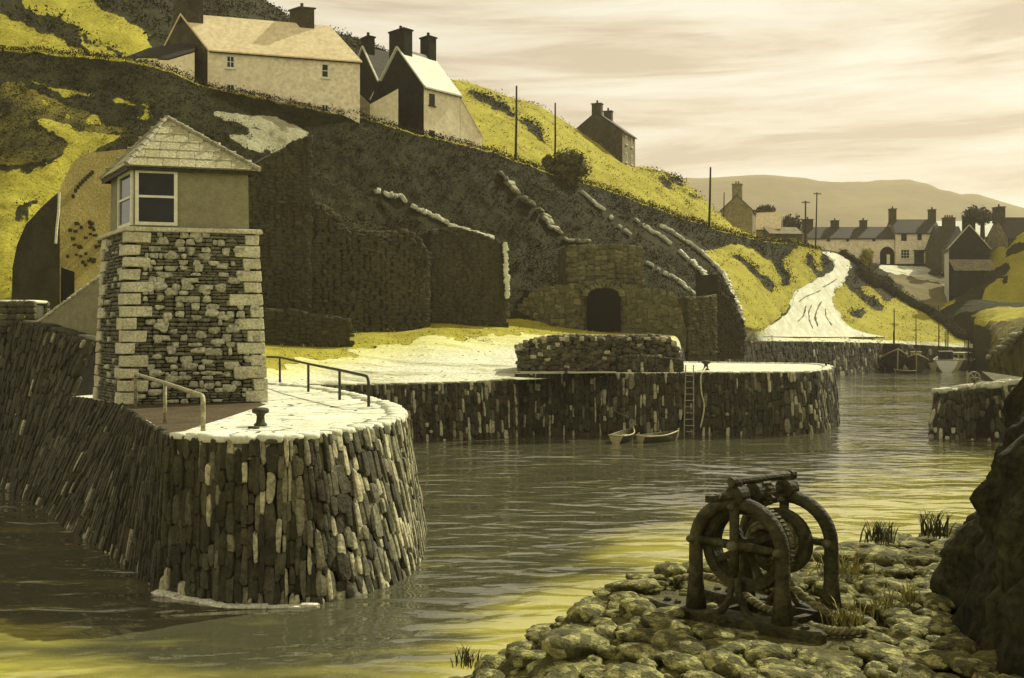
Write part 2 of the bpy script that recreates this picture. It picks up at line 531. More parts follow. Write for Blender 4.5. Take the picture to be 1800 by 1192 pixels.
def ground_material():
    m = bpy.data.materials.new('ground_cover')
    m.use_nodes = True
    N, L = m.node_tree.nodes, m.node_tree.links
    bs = N['Principled BSDF']
    bs.inputs['Roughness'].default_value = .95
    bs.inputs['Specular IOR Level'].default_value = .1
    tc = N.new('ShaderNodeTexCoord')
    at = N.new('ShaderNodeAttribute')
    at.attribute_name = 'cover'
    sp = N.new('ShaderNodeSeparateColor')
    L.new(at.outputs['Color'], sp.inputs[0])

    def noisecol(scale, ramp, detail=7, stretch=None):
        n = N.new('ShaderNodeTexNoise')
        n.inputs['Scale'].default_value = scale
        n.inputs['Detail'].default_value = detail
        n.inputs['Roughness'].default_value = .7
        if stretch:
            mp = N.new('ShaderNodeMapping')
            mp.inputs['Scale'].default_value = stretch
            L.new(tc.outputs['Object'], mp.inputs[0])
            L.new(mp.outputs[0], n.inputs['Vector'])
        else:
            L.new(tc.outputs['Object'], n.inputs['Vector'])
        r = N.new('ShaderNodeValToRGB')
        e = r.color_ramp.elements
        e[0].position, e[0].color = ramp[0][0], (*tone(ramp[0][1]), 1)
        e[1].position, e[1].color = ramp[-1][0], (*tone(ramp[-1][1]), 1)
        for p, c in ramp[1:-1]:
            q = e.new(p)
            q.color = (*tone(c), 1)
        L.new(n.outputs['Fac'], r.inputs[0])
        return r.outputs[0]

    def mix(f, a, b):
        x = N.new('ShaderNodeMix')
        x.data_type = 'RGBA'
        L.new(f, x.inputs['Factor'])
        L.new(a, x.inputs[6])
        L.new(b, x.inputs[7])
        return x.outputs[2]

    dark = noisecol(.55, [(.30, (.019, .018, .0055)), (.5, (.028, .0265, .008)), (.62, (.039, .036, .0105)), (.74, (.060, .054, .015))])  # scrub colour darkened further, putting the slope's shade into it
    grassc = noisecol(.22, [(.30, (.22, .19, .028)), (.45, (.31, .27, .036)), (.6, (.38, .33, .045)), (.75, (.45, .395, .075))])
    palec = noisecol(.5, [(.34, (.24, .21, .11)), (.41, (.42, .39, .26)), (.50, (.62, .60, .48)), (.8, (.70, .68, .58))], stretch=(.35, 1.2, 1))
    brownc = noisecol(.3, [(.3, (.14, .115, .055)), (.7, (.21, .17, .085))])
    olivec = noisecol(.16, [(.36, (.035, .031, .012)), (.47, (.085, .072, .018)), (.58, (.15, .125, .025)), (.7, (.20, .165, .03))])
    slabc = noisecol(.5, [(.35, (.30, .28, .18)), (.7, (.44, .41, .28))])
    at2 = N.new('ShaderNodeAttribute')
    at2.attribute_name = 'cover2'
    sp2 = N.new('ShaderNodeSeparateColor')
    L.new(at2.outputs['Color'], sp2.inputs[0])
    en = N.new('ShaderNodeTexNoise')
    en.inputs['Scale'].default_value = 1.1
    en.inputs['Detail'].default_value = 5
    L.new(tc.outputs['Object'], en.inputs['Vector'])

    def edge_(sock):
        q = N.new('ShaderNodeMath')
        q.operation = 'MULTIPLY_ADD'
        L.new(en.outputs['Fac'], q.inputs[0])
        q.inputs[1].default_value = .7
        L.new(sock, q.inputs[2])
        r_ = N.new('ShaderNodeMapRange')
        r_.interpolation_type = 'SMOOTHSTEP'
        r_.inputs[1].default_value, r_.inputs[2].default_value = .79, .91
        L.new(q.outputs[0], r_.inputs[0])
        return r_.outputs[0]
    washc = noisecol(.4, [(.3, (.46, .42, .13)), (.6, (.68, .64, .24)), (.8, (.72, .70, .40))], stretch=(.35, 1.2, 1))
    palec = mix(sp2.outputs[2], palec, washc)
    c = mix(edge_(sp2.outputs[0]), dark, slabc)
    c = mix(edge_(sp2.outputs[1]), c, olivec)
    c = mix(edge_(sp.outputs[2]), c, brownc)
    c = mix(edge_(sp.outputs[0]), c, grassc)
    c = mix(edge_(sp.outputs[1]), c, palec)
    g = N.new('ShaderNodeTexNoise')
    g.inputs['Scale'].default_value = 5
    g.inputs['Detail'].default_value = 4
    L.new(tc.outputs['Object'], g.inputs['Vector'])
    mr = N.new('ShaderNodeMapRange')
    mr.inputs[1].default_value, mr.inputs[2].default_value = .3, .7
    mr.inputs[3].default_value, mr.inputs[4].default_value = .72, 1.25
    L.new(g.outputs['Fac'], mr.inputs[0])
    mm = N.new('ShaderNodeMix')
    mm.data_type = 'RGBA'
    mm.blend_type = 'MULTIPLY'
    mm.inputs['Factor'].default_value = 1
    L.new(c, mm.inputs[6])
    L.new(mr.outputs[0], mm.inputs[7])
    L.new(mm.outputs[2], bs.inputs['Base Color'])
    nb = N.new('ShaderNodeTexNoise')
    nb.inputs['Scale'].default_value = 1.6
    nb.inputs['Detail'].default_value = 8
    nb.inputs['Roughness'].default_value = .7
    L.new(tc.outputs['Object'], nb.inputs['Vector'])
    bp = N.new('ShaderNodeBump')
    bp.inputs['Strength'].default_value = .55
    bp.inputs['Distance'].default_value = .35
    L.new(nb.outputs['Fac'], bp.inputs['Height'])
    L.new(bp.outputs[0], bs.inputs['Normal'])
    return m


GM = ground_material()


def grid_object(name, X, Y, Z, cov, material, smooth=True, cov2=None):
    nr, nc = X.shape
    me = bpy.data.meshes.new(name)
    vs = np.stack([X, Y, Z], -1).reshape(-1, 3)
    i = np.arange(nr * nc).reshape(nr, nc)
    fs = np.stack([i[:-1, :-1], i[:-1, 1:], i[1:, 1:], i[1:, :-1]], -1).reshape(-1, 4)
    me.from_pydata(vs.tolist(), [], fs.tolist())
    if cov is not None:
        at = me.attributes.new('cover', 'FLOAT_COLOR', 'POINT')
        at.data.foreach_set('color', cov.reshape(-1).astype(np.float32))
    if cov2 is not None:
        at = me.attributes.new('cover2', 'FLOAT_COLOR', 'POINT')
        at.data.foreach_set('color', cov2.reshape(-1).astype(np.float32))
    me.polygons.foreach_set('use_smooth', [smooth] * len(me.polygons))
    me.materials.append(material)
    o = bpy.data.objects.new(name, me)
    COL.objects.link(o)
    return o, vs, fs


terrain, TV, TF = grid_object('hillside', VX, VY, VZ, soft, GM, True, soft2)
tag(terrain, 'harbour hillside of dark scrub and yellow turf with pale quay ground', None, kind='structure')

# right-hand bank of the harbour
RC = np.arange(1590, 2101, 5, dtype=float)


def rline(pts):
    a = np.array(pts, float)
    y = np.interp(RC, a[:, 0], a[:, 1])
    d = np.interp(RC, a[:, 0], a[:, 2])
    return d, EYE - (y - HY) * d / FL


B = [rline([(1590, 650, 174), (1700, 652, 174), (1722, 654, 158), (1742, 660, 140), (1760, 668, 118), (1800, 720, 80), (1900, 780, 60), (2100, 800, 55)]),
     rline([(1590, 632, 176), (1700, 624, 175), (1722, 612, 162), (1745, 624, 126), (1775, 606, 92), (1800, 584, 86), (1900, 520, 80), (2100, 440, 80)]),
     rline([(1590, 614, 178), (1640, 608, 178), (1700, 578, 178), (1740, 566, 160), (1800, 566, 138), (1900, 500, 120), (2100, 420, 110)]),
     rline([(1590, 606, 180), (1640, 580, 181), (1690, 548, 181), (1750, 541, 172), (1800, 538, 168), (1900, 490, 160), (2100, 410, 150)]),
     rline([(1590, 604, 178), (1640, 552, 190), (1690, 524, 190), (1720, 528, 188), (1800, 532, 182), (1900, 480, 180), (2100, 400, 170)]),
     rline([(1590, 600, 184), (1640, 545, 200), (1672, 520, 204), (1690, 506, 204), (1705, 478, 202), (1730, 456, 200), (1760, 433, 198), (1800, 408, 195), (1900, 365, 190), (2100, 330, 180)]),
     ]
B.append((B[-1][0] + 25, B[-1][1] - 10))
bY, bZ, bK, bV = [], [], [], []
for si in range(len(B) - 1):
    n = 22 if si < 5 else 6
    for i in range(n):
        t = i / n
        bY.append(B[si][0] * (1 - t) + B[si + 1][0] * t)
        bZ.append(B[si][1] * (1 - t) + B[si + 1][1] * t)
        bK.append(si)
        bV.append(t)
bY, bZ = np.array(bY), np.array(bZ)
bX = (RC[None, :] - 900) * bY / FL
bPY = HY + (EYE - bZ) * FL / bY
bPX = np.broadcast_to(RC[None, :], bY.shape).copy()
cv = np.zeros((*bY.shape, 4), np.float32)
cv[..., 3] = 1
for r in range(bY.shape[0]):
    for c in range(bY.shape[1]):
        x, y, z = bX[r, c], bY[r, c], bZ[r, c]
        n1, n2 = fbm(x * .16, y * .16, z * .16, 4), fbm(x * .8, y * .8, z * .8, 3)
        a = 1.0 if bK[r] in (0, 1) else .6
        bZ[r, c] += a * (n1 * .9 + n2 * .35) * min(1, r / 8)
        bPX[r, c] += 8 * fbm(x * .3, z * .3, 3.0, 3)
        bPY[r, c] += 5 * fbm(x * .3, z * .3, 8.0, 3)
bk = np.array(bK)[:, None] + 0 * bPX
bg = (bk == 2) & (bPY < 572) | (bk >= 4)
for p in [[(1690, 540), (1700, 505), (1722, 492), (1745, 470), (1770, 462), (1775, 474), (1750, 490), (1735, 505), (1722, 520), (1712, 545)],
          [(1757, 500), (1765, 486), (1775, 484), (1776, 492), (1762, 508)], [(1770, 440), (1785, 425), (1812, 428), (1800, 442), (1780, 452), (1770, 455)],
          [(1692, 500), (1700, 520), (1720, 535), (1750, 545), (1690, 560), (1680, 530)]]:
    bg &= ~inpoly(bPX, bPY, p)
for p in [[(1640, 606), (1700, 600), (1720, 560), (1690, 552), (1640, 560)]]:
    bg &= ~inpoly(bPX, bPY, p)
cv[..., 0] = bg
cv2 = np.zeros_like(cv)
cv2[..., 1] = blur(((bk <= 2) & ~bg & (bPX > 1740)).astype(float))
cv[..., 0] = blur(bg.astype(float))
bank, BV, BF = grid_object('harbour_bank', bX, bY, bZ, cv, GM, True, cv2)
tag(bank, 'dark bank and yellow turf slope on the right side of the harbour', None, kind='structure')

allv = np.concatenate([TV, BV])
TREE = BVHTree.FromPolygons(TV.tolist(), [tuple(f) for f in TF.tolist()])
BTREE = BVHTree.FromPolygons(BV.tolist(), [tuple(f) for f in BF.tolist()])
CAM = V3((0, 0, EYE))


def hit(px, py, tree=None):
    d = P(px, py, 100) - CAM
    h = (tree or TREE).ray_cast(CAM, d.normalized())
    return h[0] if h[0] is not None else P(px, py, 150)


def drop(x, y, tree=None):
    h = (tree or TREE).ray_cast(V3((x, y, 200)), V3((0, 0, -1)))
    return h[0].z if h[0] is not None else None


# far hills beyond the village
HC = np.arange(900, 2300, 10, dtype=float)
hy = np.interp(HC, [900, 1150, 1210, 1260, 1310, 1350, 1390, 1440, 1480, 1540, 1600, 1630, 1650, 1690, 1720, 1750, 1800, 1900, 2300],
               [330, 322, 313, 312, 308, 307, 311, 320, 320, 317, 317, 322, 330, 341, 342, 351, 366, 385, 420])
rows = []
for i in range(14):
    t = i / 13
    d = 700 + 500 * t
    pyr = 500 * (1 - t ** .6) + hy * t ** .6
    rows.append((d + 0 * HC, EYE - (pyr - HY) * d / FL))
rows.append((rows[-1][0] + 200, rows[-1][1] - 60))
hY = np.array([r[0] for r in rows])
hZ = np.array([r[1] for r in rows])
hX = (HC[None, :] - 900) * hY / FL
for r in range(hY.shape[0]):
    for c in range(hY.shape[1]):
        hZ[r, c] += 5 * fbm(hX[r, c] * .01, hY[r, c] * .01, 0, 4) * (0 if r == 0 else 1)
fh, _, _ = grid_object('distant_hills', hX, hY, hZ, None, MT['hill_far'])
tag(fh, 'pale tan ridge of distant hills behind the village', None, kind='structure')
# ground between the village and the far hills
gm = MB()
gm.add([(-300, 240, 2), (900, 240, 2), (900, 900, 14), (-300, 900, 14)], [(0, 1, 2, 3)])
tag(gm.build('valley_floor', 'hill_far'), kind='structure')
# ------------------------------------------------------------------ camera, sky, sun, water
cam = bpy.data.cameras.new('camera')
cam.lens = 34.0
cam.sensor_width = 36
cam.shift_y = -16 / 1800
cam.clip_end = 6000
co = bpy.data.objects.new('camera', cam)
co.location = CAM
co.rotation_euler = (math.radians(90), 0, 0)
COL.objects.link(co)
SC.camera = co

SUN_AZ, SUN_EL = 42, 43            # degrees from +X towards +Y, and above the horizon
sd = V3((math.cos(math.radians(SUN_EL)) * math.cos(math.radians(SUN_AZ)), math.cos(math.radians(SUN_EL)) * math.sin(math.radians(SUN_AZ)), math.sin(math.radians(SUN_EL))))
sl = bpy.data.lights.new('sun', 'SUN')
sl.energy = 4.6
sl.angle = math.radians(.6)
sl.color = (1.0, .955, .76)
so = bpy.data.objects.new('sun', sl)
so.rotation_euler = sd.to_track_quat('Z', 'Y').to_euler()
so.location = (60, 60, 80)
COL.objects.link(so)

w = bpy.data.worlds.new('World')
SC.world = w
w.use_nodes = True
N, L = w.node_tree.nodes, w.node_tree.links
bg = N['Background']
sky = N.new('ShaderNodeTexSky')
sky.sky_type = 'NISHITA'
sky.sun_disc = False
sky.sun_elevation = math.radians(SUN_EL)
sky.sun_rotation = math.radians(90 - SUN_AZ)
bw = N.new('ShaderNodeRGBToBW')
L.new(sky.outputs[0], bw.inputs[0])
# an overcast sepia veil: the sky's brightness, evened out, in the cream of high thin cloud
pw = N.new('ShaderNodeMath')
pw.operation = 'POWER'
pw.inputs[1].default_value = .22
L.new(bw.outputs[0], pw.inputs[0])
tc = N.new('ShaderNodeTexCoord')
mp = N.new('ShaderNodeMapping')
mp.inputs['Scale'].default_value = (1.3, 1.3, 13)
L.new(tc.outputs['Generated'], mp.inputs[0])
nz_ = N.new('ShaderNodeTexNoise')
nz_.inputs['Scale'].default_value = 2.2
nz_.inputs['Detail'].default_value = 7
nz_.inputs['Roughness'].default_value = .6
nz_.inputs['Distortion'].default_value = .4
L.new(mp.outputs[0], nz_.inputs['Vector'])
cr = N.new('ShaderNodeValToRGB')
e = cr.color_ramp.elements
e[0].position, e[0].color = .40, (.65, .54, .395, 1)
e[1].position, e[1].color = .62, (.92, .87, .725, 1)
q = e.new(.5)
q.color = (.82, .73, .555, 1)
L.new(nz_.outputs['Fac'], cr.inputs[0])
mxs = N.new('ShaderNodeMix')
mxs.data_type = 'RGBA'
mxs.blend_type = 'MULTIPLY'
mxs.inputs['Factor'].default_value = 1
L.new(cr.outputs[0], mxs.inputs[6])
L.new(pw.outputs[0], mxs.inputs[7])
SKYGAIN = N.new('ShaderNodeMix')
SKYGAIN.data_type = 'RGBA'
SKYGAIN.blend_type = 'MULTIPLY'
SKYGAIN.inputs['Factor'].default_value = 1
L.new(mxs.outputs[2], SKYGAIN.inputs[6])
SKYGAIN.inputs[7].default_value = (5.2, 5.2, 5.2, 1)
L.new(SKYGAIN.outputs[2], bg.inputs[0])
bg.inputs[1].default_value = .12
vs = SC.view_settings
vs.view_transform = 'Standard'
vs.look = 'None'
vs.exposure = 0.30
vs.gamma = 1.0
SC.cycles.max_bounces = 6
SC.cycles.use_denoising = True


def water_material():
    m = bpy.data.materials.new('harbour_water')
    m.use_nodes = True
    N, L = m.node_tree.nodes, m.node_tree.links
    bs = N['Principled BSDF']
    tc = N.new('ShaderNodeTexCoord')
    at = N.new('ShaderNodeAttribute')
    at.attribute_name = 'shoal'
    mix = N.new('ShaderNodeMix')
    mix.data_type = 'RGBA'
    mix.inputs[6].default_value = (.064, .064, .034, 1)
    mix.inputs[7].default_value = (.36, .335, .072, 1)
    L.new(mix.outputs[2], bs.inputs['Base Color'])
    bs.inputs['Roughness'].default_value = .045
    bs.inputs['IOR'].default_value = 1.6
    bs.inputs['Specular IOR Level'].default_value = .6

    def nz(scale, stretch, det, dist=0.0):
        mp = N.new('ShaderNodeMapping')
        mp.inputs['Scale'].default_value = stretch
        mp.inputs['Rotation'].default_value = (0, 0, math.radians(-7))
        L.new(tc.outputs['Object'], mp.inputs[0])
        n = N.new('ShaderNodeTexNoise')
        n.inputs['Scale'].default_value = scale
        n.inputs['Detail'].default_value = det
        n.inputs['Roughness'].default_value = .5
        n.inputs['Distortion'].default_value = dist
        L.new(mp.outputs[0], n.inputs['Vector'])
        return n.outputs['Fac']
    # the sand shows through in streaks where the bed shoals
    sk = nz(.8, (.34, 1.2, 1), 4, .5)
    sa = N.new('ShaderNodeMath')
    sa.operation = 'MULTIPLY_ADD'
    L.new(sk, sa.inputs[0])
    sa.inputs[1].default_value = 1.5
    L.new(at.outputs['Fac'], sa.inputs[2])
    sm = N.new('ShaderNodeMapRange')
    sm.interpolation_type = 'SMOOTHSTEP'
    sm.inputs[1].default_value, sm.inputs[2].default_value = .90, 1.75
    L.new(sa.outputs[0], sm.inputs[0])
    L.new(sm.outputs[0], mix.inputs['Factor'])
    a = nz(.95, (.50, 1.15, 1), 1.6, .5)
    b = nz(3.2, (.45, 1.0, 1), 3, .3)
    ad = N.new('ShaderNodeMath')
    ad.operation = 'MULTIPLY_ADD'
    L.new(b, ad.inputs[0])
    ad.inputs[1].default_value = .10
    L.new(a, ad.inputs[2])
    # calm slicks and ruffled water in turn
    c = nz(.11, (.5, 1.0, 1), 3, .5)
    mr = N.new('ShaderNodeMapRange')
    mr.inputs[1].default_value, mr.inputs[2].default_value = .42, .60
    mr.inputs[3].default_value, mr.inputs[4].default_value = .30, 1.0
    L.new(c, mr.inputs[0])
    hgt = N.new('ShaderNodeMath')
    hgt.operation = 'MULTIPLY'
    L.new(ad.outputs[0], hgt.inputs[0])
    L.new(mr.outputs[0], hgt.inputs[1])
    bp = N.new('ShaderNodeBump')
    bp.inputs['Strength'].default_value = 1.0
    bp.inputs['Distance'].default_value = .30
    L.new(hgt.outputs[0], bp.inputs['Height'])
    L.new(bp.outputs[0], bs.inputs['Normal'])
    return m


wc = np.concatenate([np.arange(-80, 80, 1.0)])
wr = np.concatenate([np.arange(3, 80, 1.0), np.arange(80, 190, 4.0)])
WX, WY = np.meshgrid(wc, wr)
wpx = 900 + FL * WX / WY
wpy = HY + EYE * FL / WY
sh = np.zeros(WX.shape)
for r in range(WX.shape[0]):
    for c in range(WX.shape[1]):
        wpx[r, c] += 120 * fbm(WX[r, c] * .12, WY[r, c] * .12, 0, 3)
        wpy[r, c] += 30 * fbm(WX[r, c] * .12, WY[r, c] * .12, 7, 3)
# sand shoals: along the near shore and out to the left
sh = np.maximum(sh, np.clip((wpy - np.interp(wpx, [-400, 0, 150, 320, 500, 700, 850, 1000, 1250, 1500, 1750, 2200], [1050, 1075, 1115, 1150, 1150, 1115, 1060, 955, 865, 795, 750, 720])) / 120, 0, 1))
sh = np.clip(sh + .10, 0, 1)
water, _, _ = grid_object('water', WX, WY, 0 * WX, None, water_material())
at = water.data.attributes.new('shoal', 'FLOAT', 'POINT')
at.data.foreach_set('value', sh.reshape(-1).astype(np.float32))
tag(water, 'olive harbour water with dark ripples', None, kind='structure')
sb = MB()
sb.add([(-400, -60, -.6), (500, -60, -.6), (500, 400, -.6), (-400, 400, -.6)], [(0, 1, 2, 3)])
tag(sb.build('seabed', 'turf'), kind='structure')


# ------------------------------------------------------------------ masonry
def wall_run(pairs, rowh, wmin, wmax, light=.10, depth=.16, step=.5, lightfn=None, hr=(.55, 1.35)):
    """Upright stones laid in courses up a wall; pairs = [(top, bottom), ...] along it."""
    T = [V3(a) for a, b in pairs]
    Bo = [V3(b) for a, b in pairs]
    seg = [0]
    for a, b in zip(T[:-1], T[1:]):
        seg.append(seg[-1] + max((a - b).length, .01))
    for_b = [0]
    for a, b in zip(Bo[:-1], Bo[1:]):
        for_b.append(for_b[-1] + max((a - b).length, .01))
    tot = max(seg[-1], for_b[-1])
    par = [.5 * (a / seg[-1] + b / for_b[-1]) for a, b in zip(seg, for_b)]

    def at(s):
        s = min(max(s, 0), .99999)
        for i in range(len(par) - 1):
            if par[i] <= s <= par[i + 1]:
                f = (s - par[i]) / max(par[i + 1] - par[i], 1e-6)
                return T[i].lerp(T[i + 1], f), Bo[i].lerp(Bo[i + 1], f)
        return T[-1], Bo[-1]
    m = MB()
    s = 0.0
    while s < tot:
        wd = R(wmin, wmax) * (1 if random.random() < .85 else 1.4)
        f = (s + wd / 2) / tot
        t, b = at(f)
        t2, b2 = at(f + .006)
        t1, b1 = at(f - .006)
        Hc = (t - b).length
        z = R(-.5, 0) * rowh
        while z < Hc - .06:
            h = rowh * R(*hr)
            if random.random() < .2:
                h *= .5
            if z + h > Hc - .12:
                h = Hc - z
            if h > .09:
                k = (z + h / 2) / Hc
                c = b.lerp(t, k)
                u = (b2.lerp(t2, k) - b1.lerp(t1, k))
                if u.length > 1e-5:
                    u.normalize()
                    v = (t - b).normalized()
                    n = u.cross(v).normalized()
                    v = n.cross(u)
                    lt = (lightfn(f, k) if lightfn else light)
                    x = random.random()
                    ti = R(.7, 1.0) if x < lt else (R(.15, .45) if x < lt * 1.7 else random.random() ** 2 * .13)
                    pinch = R(.72, 1.0)
                    m.stone(c + n * R(-.05, .05) + u * R(-.02, .02), u, v, n, wd * (1.12 if ti < .5 else R(.75, 1.0)), h * R(.95, 1.10), depth * R(.8, 1.6), ti, j=.11, taper=(.34, .1), flame=R(0, .38))
            z += h
        s += wd * .97
    return m


def backing(pairs, inset=.04):
    m = MB()
    vs, fs = [], []
    for i, (t, b) in enumerate(pairs):
        t, b = V3(t), V3(b)
        j = min(i, len(pairs) - 2)
        u = (V3(pairs[j + 1][1]) - V3(pairs[j][1]))
        n = u.cross(V3((0, 0, 1))).normalized() * -inset
        vs += [b + n + V3((0, 0, -1.2)), t + n]
    for i in range(len(pairs) - 1):
        fs.append((2 * i, 2 * i + 2, 2 * i + 3, 2 * i + 1))
    m.add(vs, fs)
    return m


def poly_sheet(pts, z, depth=0.0):
    m = MB()
    n = len(pts)
    vs = [(p[0], p[1], z) for p in pts]
    fs = [tuple(range(n))]
    if depth:
        vs += [(p[0], p[1], z - depth) for p in pts]
        fs += [(i, i + n, (i + 1) % n + n, (i + 1) % n) for i in range(n)]
    m.add(vs, fs)
    return m


def paving_material():
    m = mat('paving', (.73, .71, .62), (.54, .515, .40), .8, .9, .35, 5, grain=.12)
    N, L = m.node_tree.nodes, m.node_tree.links
    bs = N['Principled BSDF']
    src = bs.inputs['Base Color'].links[0].from_socket
    tc = N.new('ShaderNodeTexCoord')
    mp = N.new('ShaderNodeMapping')
    mp.inputs['Scale'].default_value = (.95, 1.5, 1)
    L.new(tc.outputs['Object'], mp.inputs[0])
    nn = N.new('ShaderNodeTexNoise')
    nn.inputs['Scale'].default_value = 1.3
    L.new(mp.outputs[0], nn.inputs['Vector'])
    ml = N.new('ShaderNodeMix')
    ml.data_type = 'RGBA'
    ml.blend_type = 'LINEAR_LIGHT'
    ml.inputs['Factor'].default_value = .25
    L.new(mp.outputs[0], ml.inputs[6])
    L.new(nn.outputs['Color'], ml.inputs[7])
    vo = N.new('ShaderNodeTexVoronoi')
    vo.feature = 'DISTANCE_TO_EDGE'
    vo.inputs['Scale'].default_value = 1.0
    L.new(ml.outputs[2], vo.inputs['Vector'])
    n4 = N.new('ShaderNodeTexNoise')
    n4.inputs['Scale'].default_value = .55
    n4.inputs['Detail'].default_value = 3
    L.new(tc.outputs['Object'], n4.inputs['Vector'])
    mr = N.new('ShaderNodeMapRange')
    mr.inputs[1].default_value, mr.inputs[2].default_value = .42, .62
    mr.inputs[3].default_value, mr.inputs[4].default_value = 0.0, .055
    L.new(n4.outputs['Fac'], mr.inputs[0])
    lt = N.new('ShaderNodeMath')
    lt.operation = 'LESS_THAN'
    L.new(vo.outputs['Distance'], lt.inputs[0])
    L.new(mr.outputs[0], lt.inputs[1])
    mx = N.new('ShaderNodeMix')
    mx.data_type = 'RGBA'
    L.new(lt.outputs[0], mx.inputs['Factor'])
    L.new(src, mx.inputs[6])
    mx.inputs[7].default_value = (.13, .12, .07, 1)
    L.new(mx.outputs[2], bs.inputs['Base Color'])
    return m


MT['paving'] = paving_material()

# near pier with the pilot tower
PT = [((-120, 552, 60.3), (-38.2, 58.7)), ((0, 560, 45.4), (-25.3, 45.0)), ((75, 573, 42.6), (-22.3, 42.0)), ((162, 603, 39.9), (-18.9, 38.0))]
pairs_hi = [(P(*a), V3((b[0], b[1], -.3))) for a, b in PT]
lo = [((-17.83, 39.27), (-18.9, 38.0)), ((-14.0, 34.8), (-15.7, 33.4)), ((-11.3, 29.6), (-12.0, 28.9)), ((-8.75, 24.8), (-8.95, 24.75))]
for (a, b) in ((G(400, 773, 4), G(402, 1063, 0)), (G(500, 771, 4), G(492, 1064, 0)), (G(560, 766, 4), G(556, 1062, 0)), (G(600, 760, 4), G(606, 1053, 0)),
               (G(640, 754, 4), G(652, 1042, 0)), (G(672, 748, 4), G(692, 1027, 0)), (G(694, 742, 4), G(718, 1011, 0)), (G(706, 737, 4), G(733, 996, 0)),
               (G(711, 730, 4), G(739, 980, 0)), (G(707, 722, 4), None), (G(690, 712, 4), None), (G(650, 701, 4), None), (G(600, 689, 4), None), (G(556, 680.5, 4), None), (G(470, 674, 4), None)):
    if b is None:
        lo.append(((a.x, a.y), (a.x + .75, a.y + .55)))
    else:
        lo.append(((a.x, a.y), (b.x, b.y)))
pairs_lo = [(V3((a[0], a[1], 4.0)), V3((b[0], b[1], -.3))) for a, b in lo]
pier = thing('stone_pier', 'round-ended stone pier of upright slabs with pale paved top carrying the tower', 'pier', (-8, 27, 0))
wall_run(pairs_lo, .74, .09, .21, lightfn=lambda f, k: (.22 if k < .08 else .016) + .42 * max(0, min(1, (f - .37) / .12)), depth=.15).build('slab_masonry', 'quay_stone', pier)  # more pale stones toward the right end paint in its sunlit side
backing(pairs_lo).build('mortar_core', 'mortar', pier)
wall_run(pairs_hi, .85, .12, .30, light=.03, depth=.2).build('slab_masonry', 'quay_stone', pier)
backing(pairs_hi + [(pairs_hi[-1][0] + V3((1.5, 4, 0)), pairs_hi[-1][1] + V3((1.5, 4, 0)))]).build('mortar_core', 'mortar', pier)
top = [p for p, _ in pairs_lo] + [V3((-12.6, 54, 4)), V3((-19, 52, 4)), V3((-18.4, 41, 4))]
poly_sheet(top, 4.0, .5).build('paved_top', 'paving', pier)
cp = MB()
edge_path = resample([p for p, _ in pairs_lo[3:]], .55)
for a, b in zip(edge_path[:-1], edge_path[1:]):
    d = b - a
    if d.length < .2:
        continue
    u = d.normalized()
    n = u.cross(V3((0, 0, 1)))
    wd = R(.35, .75)
    cp.stone((a + b) / 2 - n * (wd / 2 - .10) + V3((0, 0, .0)), u, -n, V3((0, 0, 1)), d.length * R(.9, 1.02), wd, .20 * R(.8, 1.2), R(0, 1))
cp.build('coping', 'limewash', pier, smooth=True)
fo = MB()
foot = resample([pairs_lo[i][1] for i in (3, 4, 5, 6)], .32)
for a, b in zip(foot[:-1], foot[1:]):
    u = (b - a).normalized()
    n = u.cross(V3((0, 0, 1)))
    fo.stone(V3(((a.x + b.x) / 2, (a.y + b.y) / 2, R(-.03, .02))) + n * .16, u, V3((0, 0, 1)), n, .44, R(.10, .16), R(.2, .34), 0, j=.16)
fo.build('footing', 'wall_top', pier)
# rough stones along the top of the high part
cp = MB()
for a, b in zip(*(lambda q: (q[:-1], q[1:]))(resample([p for p, _ in pairs_hi], .7))):
    u = (b - a).normalized()
    n = u.cross(V3((0, 0, 1)))
    cp.stone((a + b) / 2 - n * .3, u, -n, V3((0, 0, 1)), (a - b).length, .7, R(.18, .34), R(0, .1))
cp.build('coping', 'quay_stone', pier, smooth=True)
soil_shade = MB()  # brown earth in front of the tower, with its cast shadow painted in
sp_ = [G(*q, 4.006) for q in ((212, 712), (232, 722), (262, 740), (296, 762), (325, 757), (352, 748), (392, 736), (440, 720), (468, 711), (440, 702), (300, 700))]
soil_shade.add(sp_, [tuple(range(len(sp_)))])
tag(soil_shade.build('earth', 'soil_shade'), kind='structure')


# ------------------------------------------------------------------ tower
def quad_at(c, s, t):
    return (c[0].lerp(c[1], s)).lerp(c[3].lerp(c[2], s), t)     # bl, br, tr, tl


def rubble_face(m, c, rows, wmin, wmax, light, xm=(0.0, 1.0), hj=.9, dark_h=.5):
    W = (c[1] - c[0]).length
    Hh = (c[3] - c[0]).length
    t = 0.0
    rh = Hh / rows
    while t < Hh:
        h = rh * R(.7, 1.35)
        s = xm[0] * W + R(-.1, .1)
        while s < xm[1] * W:
            wd = R(wmin, wmax)
            f = (s + wd / 2) / W
            if f > xm[1]:
                break
            p = quad_at(c, f, min(1, (t + h / 2) / Hh))
            u = (c[1] - c[0]).normalized()
            v = (c[3] - c[0]).normalized()
            n = u.cross(v).normalized()
            v = n.cross(u)
            lt = random.random() < light
            if lt:
                m.stone(p + n * R(-.02, .03), u, v, n, wd * R(.72, .98), h * R(.62, .98), .16 * R(.8, 1.4), R(.6, 1), j=.16)
            else:
                hh = h * dark_h
                for kk in (-.25, .27):
                    m.stone(p + v * (kk * h) + n * R(-.05, .0), u, v, n, wd * R(.8, 1.05), hh * R(.7, .95), .14, R(0, .22), j=.14)
            s += wd
        t += h


